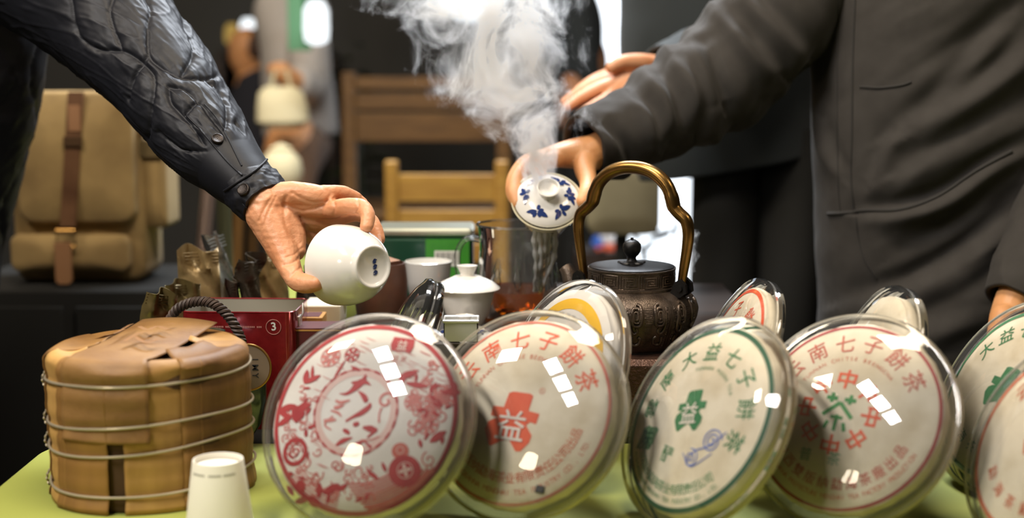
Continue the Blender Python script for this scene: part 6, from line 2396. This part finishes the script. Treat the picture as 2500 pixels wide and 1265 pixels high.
# ================================================================== steam
def steam(name, rows, Y, label, dens, thick=.62, n=40, scale=17.0, warp=.055, lo=.37, hi=.64, step=1.0, seed=0.0):
    """volume inside a hull that follows the plume; rows: (pixel x, pixel y, half width in pixels)"""
    pts = [(P(x, y, Y), px_m(h, Y)) for x, y, h in rows]
    o0 = pts[0][0]
    q = catmull([(p.x - o0.x, p.z - o0.z, r) for p, r in pts], 44)
    rings = []
    for cx, cz, r in q:
        ring = []
        for j in range(n):
            a = 2 * pi * j / n
            k = 1.06 * (1 + .07 * sin(3 * a + cz * 30) + .05 * sin(5 * a - cz * 47))
            ring.append((cx + r * k * cos(a), r * k * thick * sin(a), cz))
        rings.append(ring)
    m = bpy.data.materials.new(name + '_vapour')
    m.use_nodes = True
    nt = m.node_tree
    nt.nodes.remove(nt.nodes['Principled BSDF'])
    N, Lk = nt.nodes.new, nt.links.new
    out = nt.nodes['Material Output']
    tc = N('ShaderNodeTexCoord')
    sx = N('ShaderNodeSeparateXYZ')
    Lk(tc.outputs['Object'], sx.inputs[0])
    hz = q[-1][1]

    def math_(op, a, b=None, c=None):
        nd = N('ShaderNodeMath')
        nd.operation = op
        for i, v in enumerate((a, b, c)):
            if v is None:
                continue
            if isinstance(v, (int, float)):
                nd.inputs[i].default_value = v
            else:
                Lk(v, nd.inputs[i])
        return nd.outputs[0]

    t = math_('DIVIDE', sx.outputs['Z'], float(hz))

    def curve(vals, vmin, vmax):
        fc = N('ShaderNodeFloatCurve')
        cu = fc.mapping.curves[0]
        K = 9
        for i in range(K):
            u = i / (K - 1)
            k = np.interp(u * hz, q[:, 1], vals)
            y = (k - vmin) / (vmax - vmin)
            if i == 0:
                cu.points[0].location = (0, y)
            elif i == K - 1:
                cu.points[-1].location = (1, y)
            else:
                cu.points.new(u, y)
        fc.mapping.update()
        Lk(t, fc.inputs['Value'])
        return math_('ADD', math_('MULTIPLY', fc.outputs[0], float(vmax - vmin)), float(vmin))

    cxn = curve(q[:, 0], q[:, 0].min() - .001, q[:, 0].max() + .001)
    wn = curve(q[:, 2], 0.0, q[:, 2].max() + .001)
    wz = N('ShaderNodeTexNoise')
    wz.inputs['Scale'].default_value = scale * .55
    wz.inputs['Detail'].default_value = 1.0
    Lk(tc.outputs['Object'], wz.inputs['Vector'])
    vm = N('ShaderNodeVectorMath')
    vm.operation = 'MULTIPLY_ADD'
    Lk(wz.outputs['Color'], vm.inputs[0])
    vm.inputs[1].default_value = (warp * 2.2, warp * 2.2, warp * 2.2)
    Lk(tc.outputs['Object'], vm.inputs[2])
    mp = N('ShaderNodeMapping')
    mp.inputs['Location'].default_value = (seed, seed * .7, seed * .3)
    mp.inputs['Scale'].default_value = (1, 1, .8)
    Lk(vm.outputs[0], mp.inputs['Vector'])
    nz = N('ShaderNodeTexNoise')
    nz.inputs['Scale'].default_value = scale
    nz.inputs['Detail'].default_value = 5.0
    nz.inputs['Roughness'].default_value = .68
    Lk(mp.outputs[0], nz.inputs['Vector'])
    rx = math_('DIVIDE', math_('SUBTRACT', sx.outputs['X'], cxn), wn)
    ry = math_('DIVIDE', sx.outputs['Y'], math_('MULTIPLY', wn, thick))
    r = math_('SQRT', math_('ADD', math_('MULTIPLY', rx, rx), math_('MULTIPLY', ry, ry)))
    r3 = math_('POWER', math_('MINIMUM', r, 1.2), 1.7)
    th = math_('ADD', math_('MULTIPLY', r3, hi - lo), lo)
    d = math_('MAXIMUM', math_('SUBTRACT', nz.outputs['Fac'], th), 0.0)
    n2 = N('ShaderNodeTexNoise')
    n2.inputs['Scale'].default_value = scale * 1.5
    n2.inputs['Detail'].default_value = 3.0
    n2.inputs['Roughness'].default_value = .62
    mp2 = N('ShaderNodeMapping')
    mp2.inputs['Location'].default_value = (4.1 + seed, 2.2, 7.7)
    mp2.inputs['Scale'].default_value = (1, .7, .75)
    Lk(vm.outputs[0], mp2.inputs['Vector'])
    Lk(mp2.outputs[0], n2.inputs['Vector'])
    rid = math_('MAXIMUM', math_('SUBTRACT', 1.0, math_('MULTIPLY', math_('ABSOLUTE', math_('SUBTRACT', n2.outputs['Fac'], .5)), 9.0)), 0.0)
    d = math_('MULTIPLY', d, math_('ADD', math_('MULTIPLY', math_('POWER', rid, 1.5), 1.9), .32))
    d = math_('MULTIPLY', math_('POWER', d, 1.15), math_('MINIMUM', math_('DIVIDE', dens * .07, wn), dens * 2.2))
    vs = N('ShaderNodeVolumeScatter')
    vs.inputs['Color'].default_value = (.88, .935, 1, 1)
    vs.inputs['Anisotropy'].default_value = .35
    Lk(d, vs.inputs['Density'])
    Lk(vs.outputs[0], out.inputs['Volume'])
    m.cycles.volume_sampling = 'MULTIPLE_IMPORTANCE' if hasattr(m, 'cycles') else 'MULTIPLE_IMPORTANCE'
    if hasattr(m, 'cycles') and hasattr(m.cycles, 'volume_step_rate'):
        m.cycles.volume_step_rate = step
    ob = MB().rings(rings, True, True).build(name, m, None)
    ob.location = o0
    return tag(ob, label, 'steam', kind='stuff')


steam('steam', [(1338, 500, 34), (1332, 462, 56), (1312, 410, 74), (1306, 350, 112), (1290, 300, 160), (1250, 250, 225), (1230, 200, 245), (1230, 150, 245), (1228, 100, 246), (1206, 50, 290), (1165, 0, 350), (1135, -70, 400), (1120, -150, 430)],
      2.0, 'thick white steam rising from the tipped gaiwan', 400, thick=.72, step=.55)
steam('steam', [(1672, 690, 22), (1680, 650, 30), (1690, 610, 30), (1688, 560, 22)], 1.93, 'thin wisp of steam beside the kettle handle', 150, step=1.0, scale=40, warp=.02, seed=3.0)
bpy.data.objects.remove(_font_o)
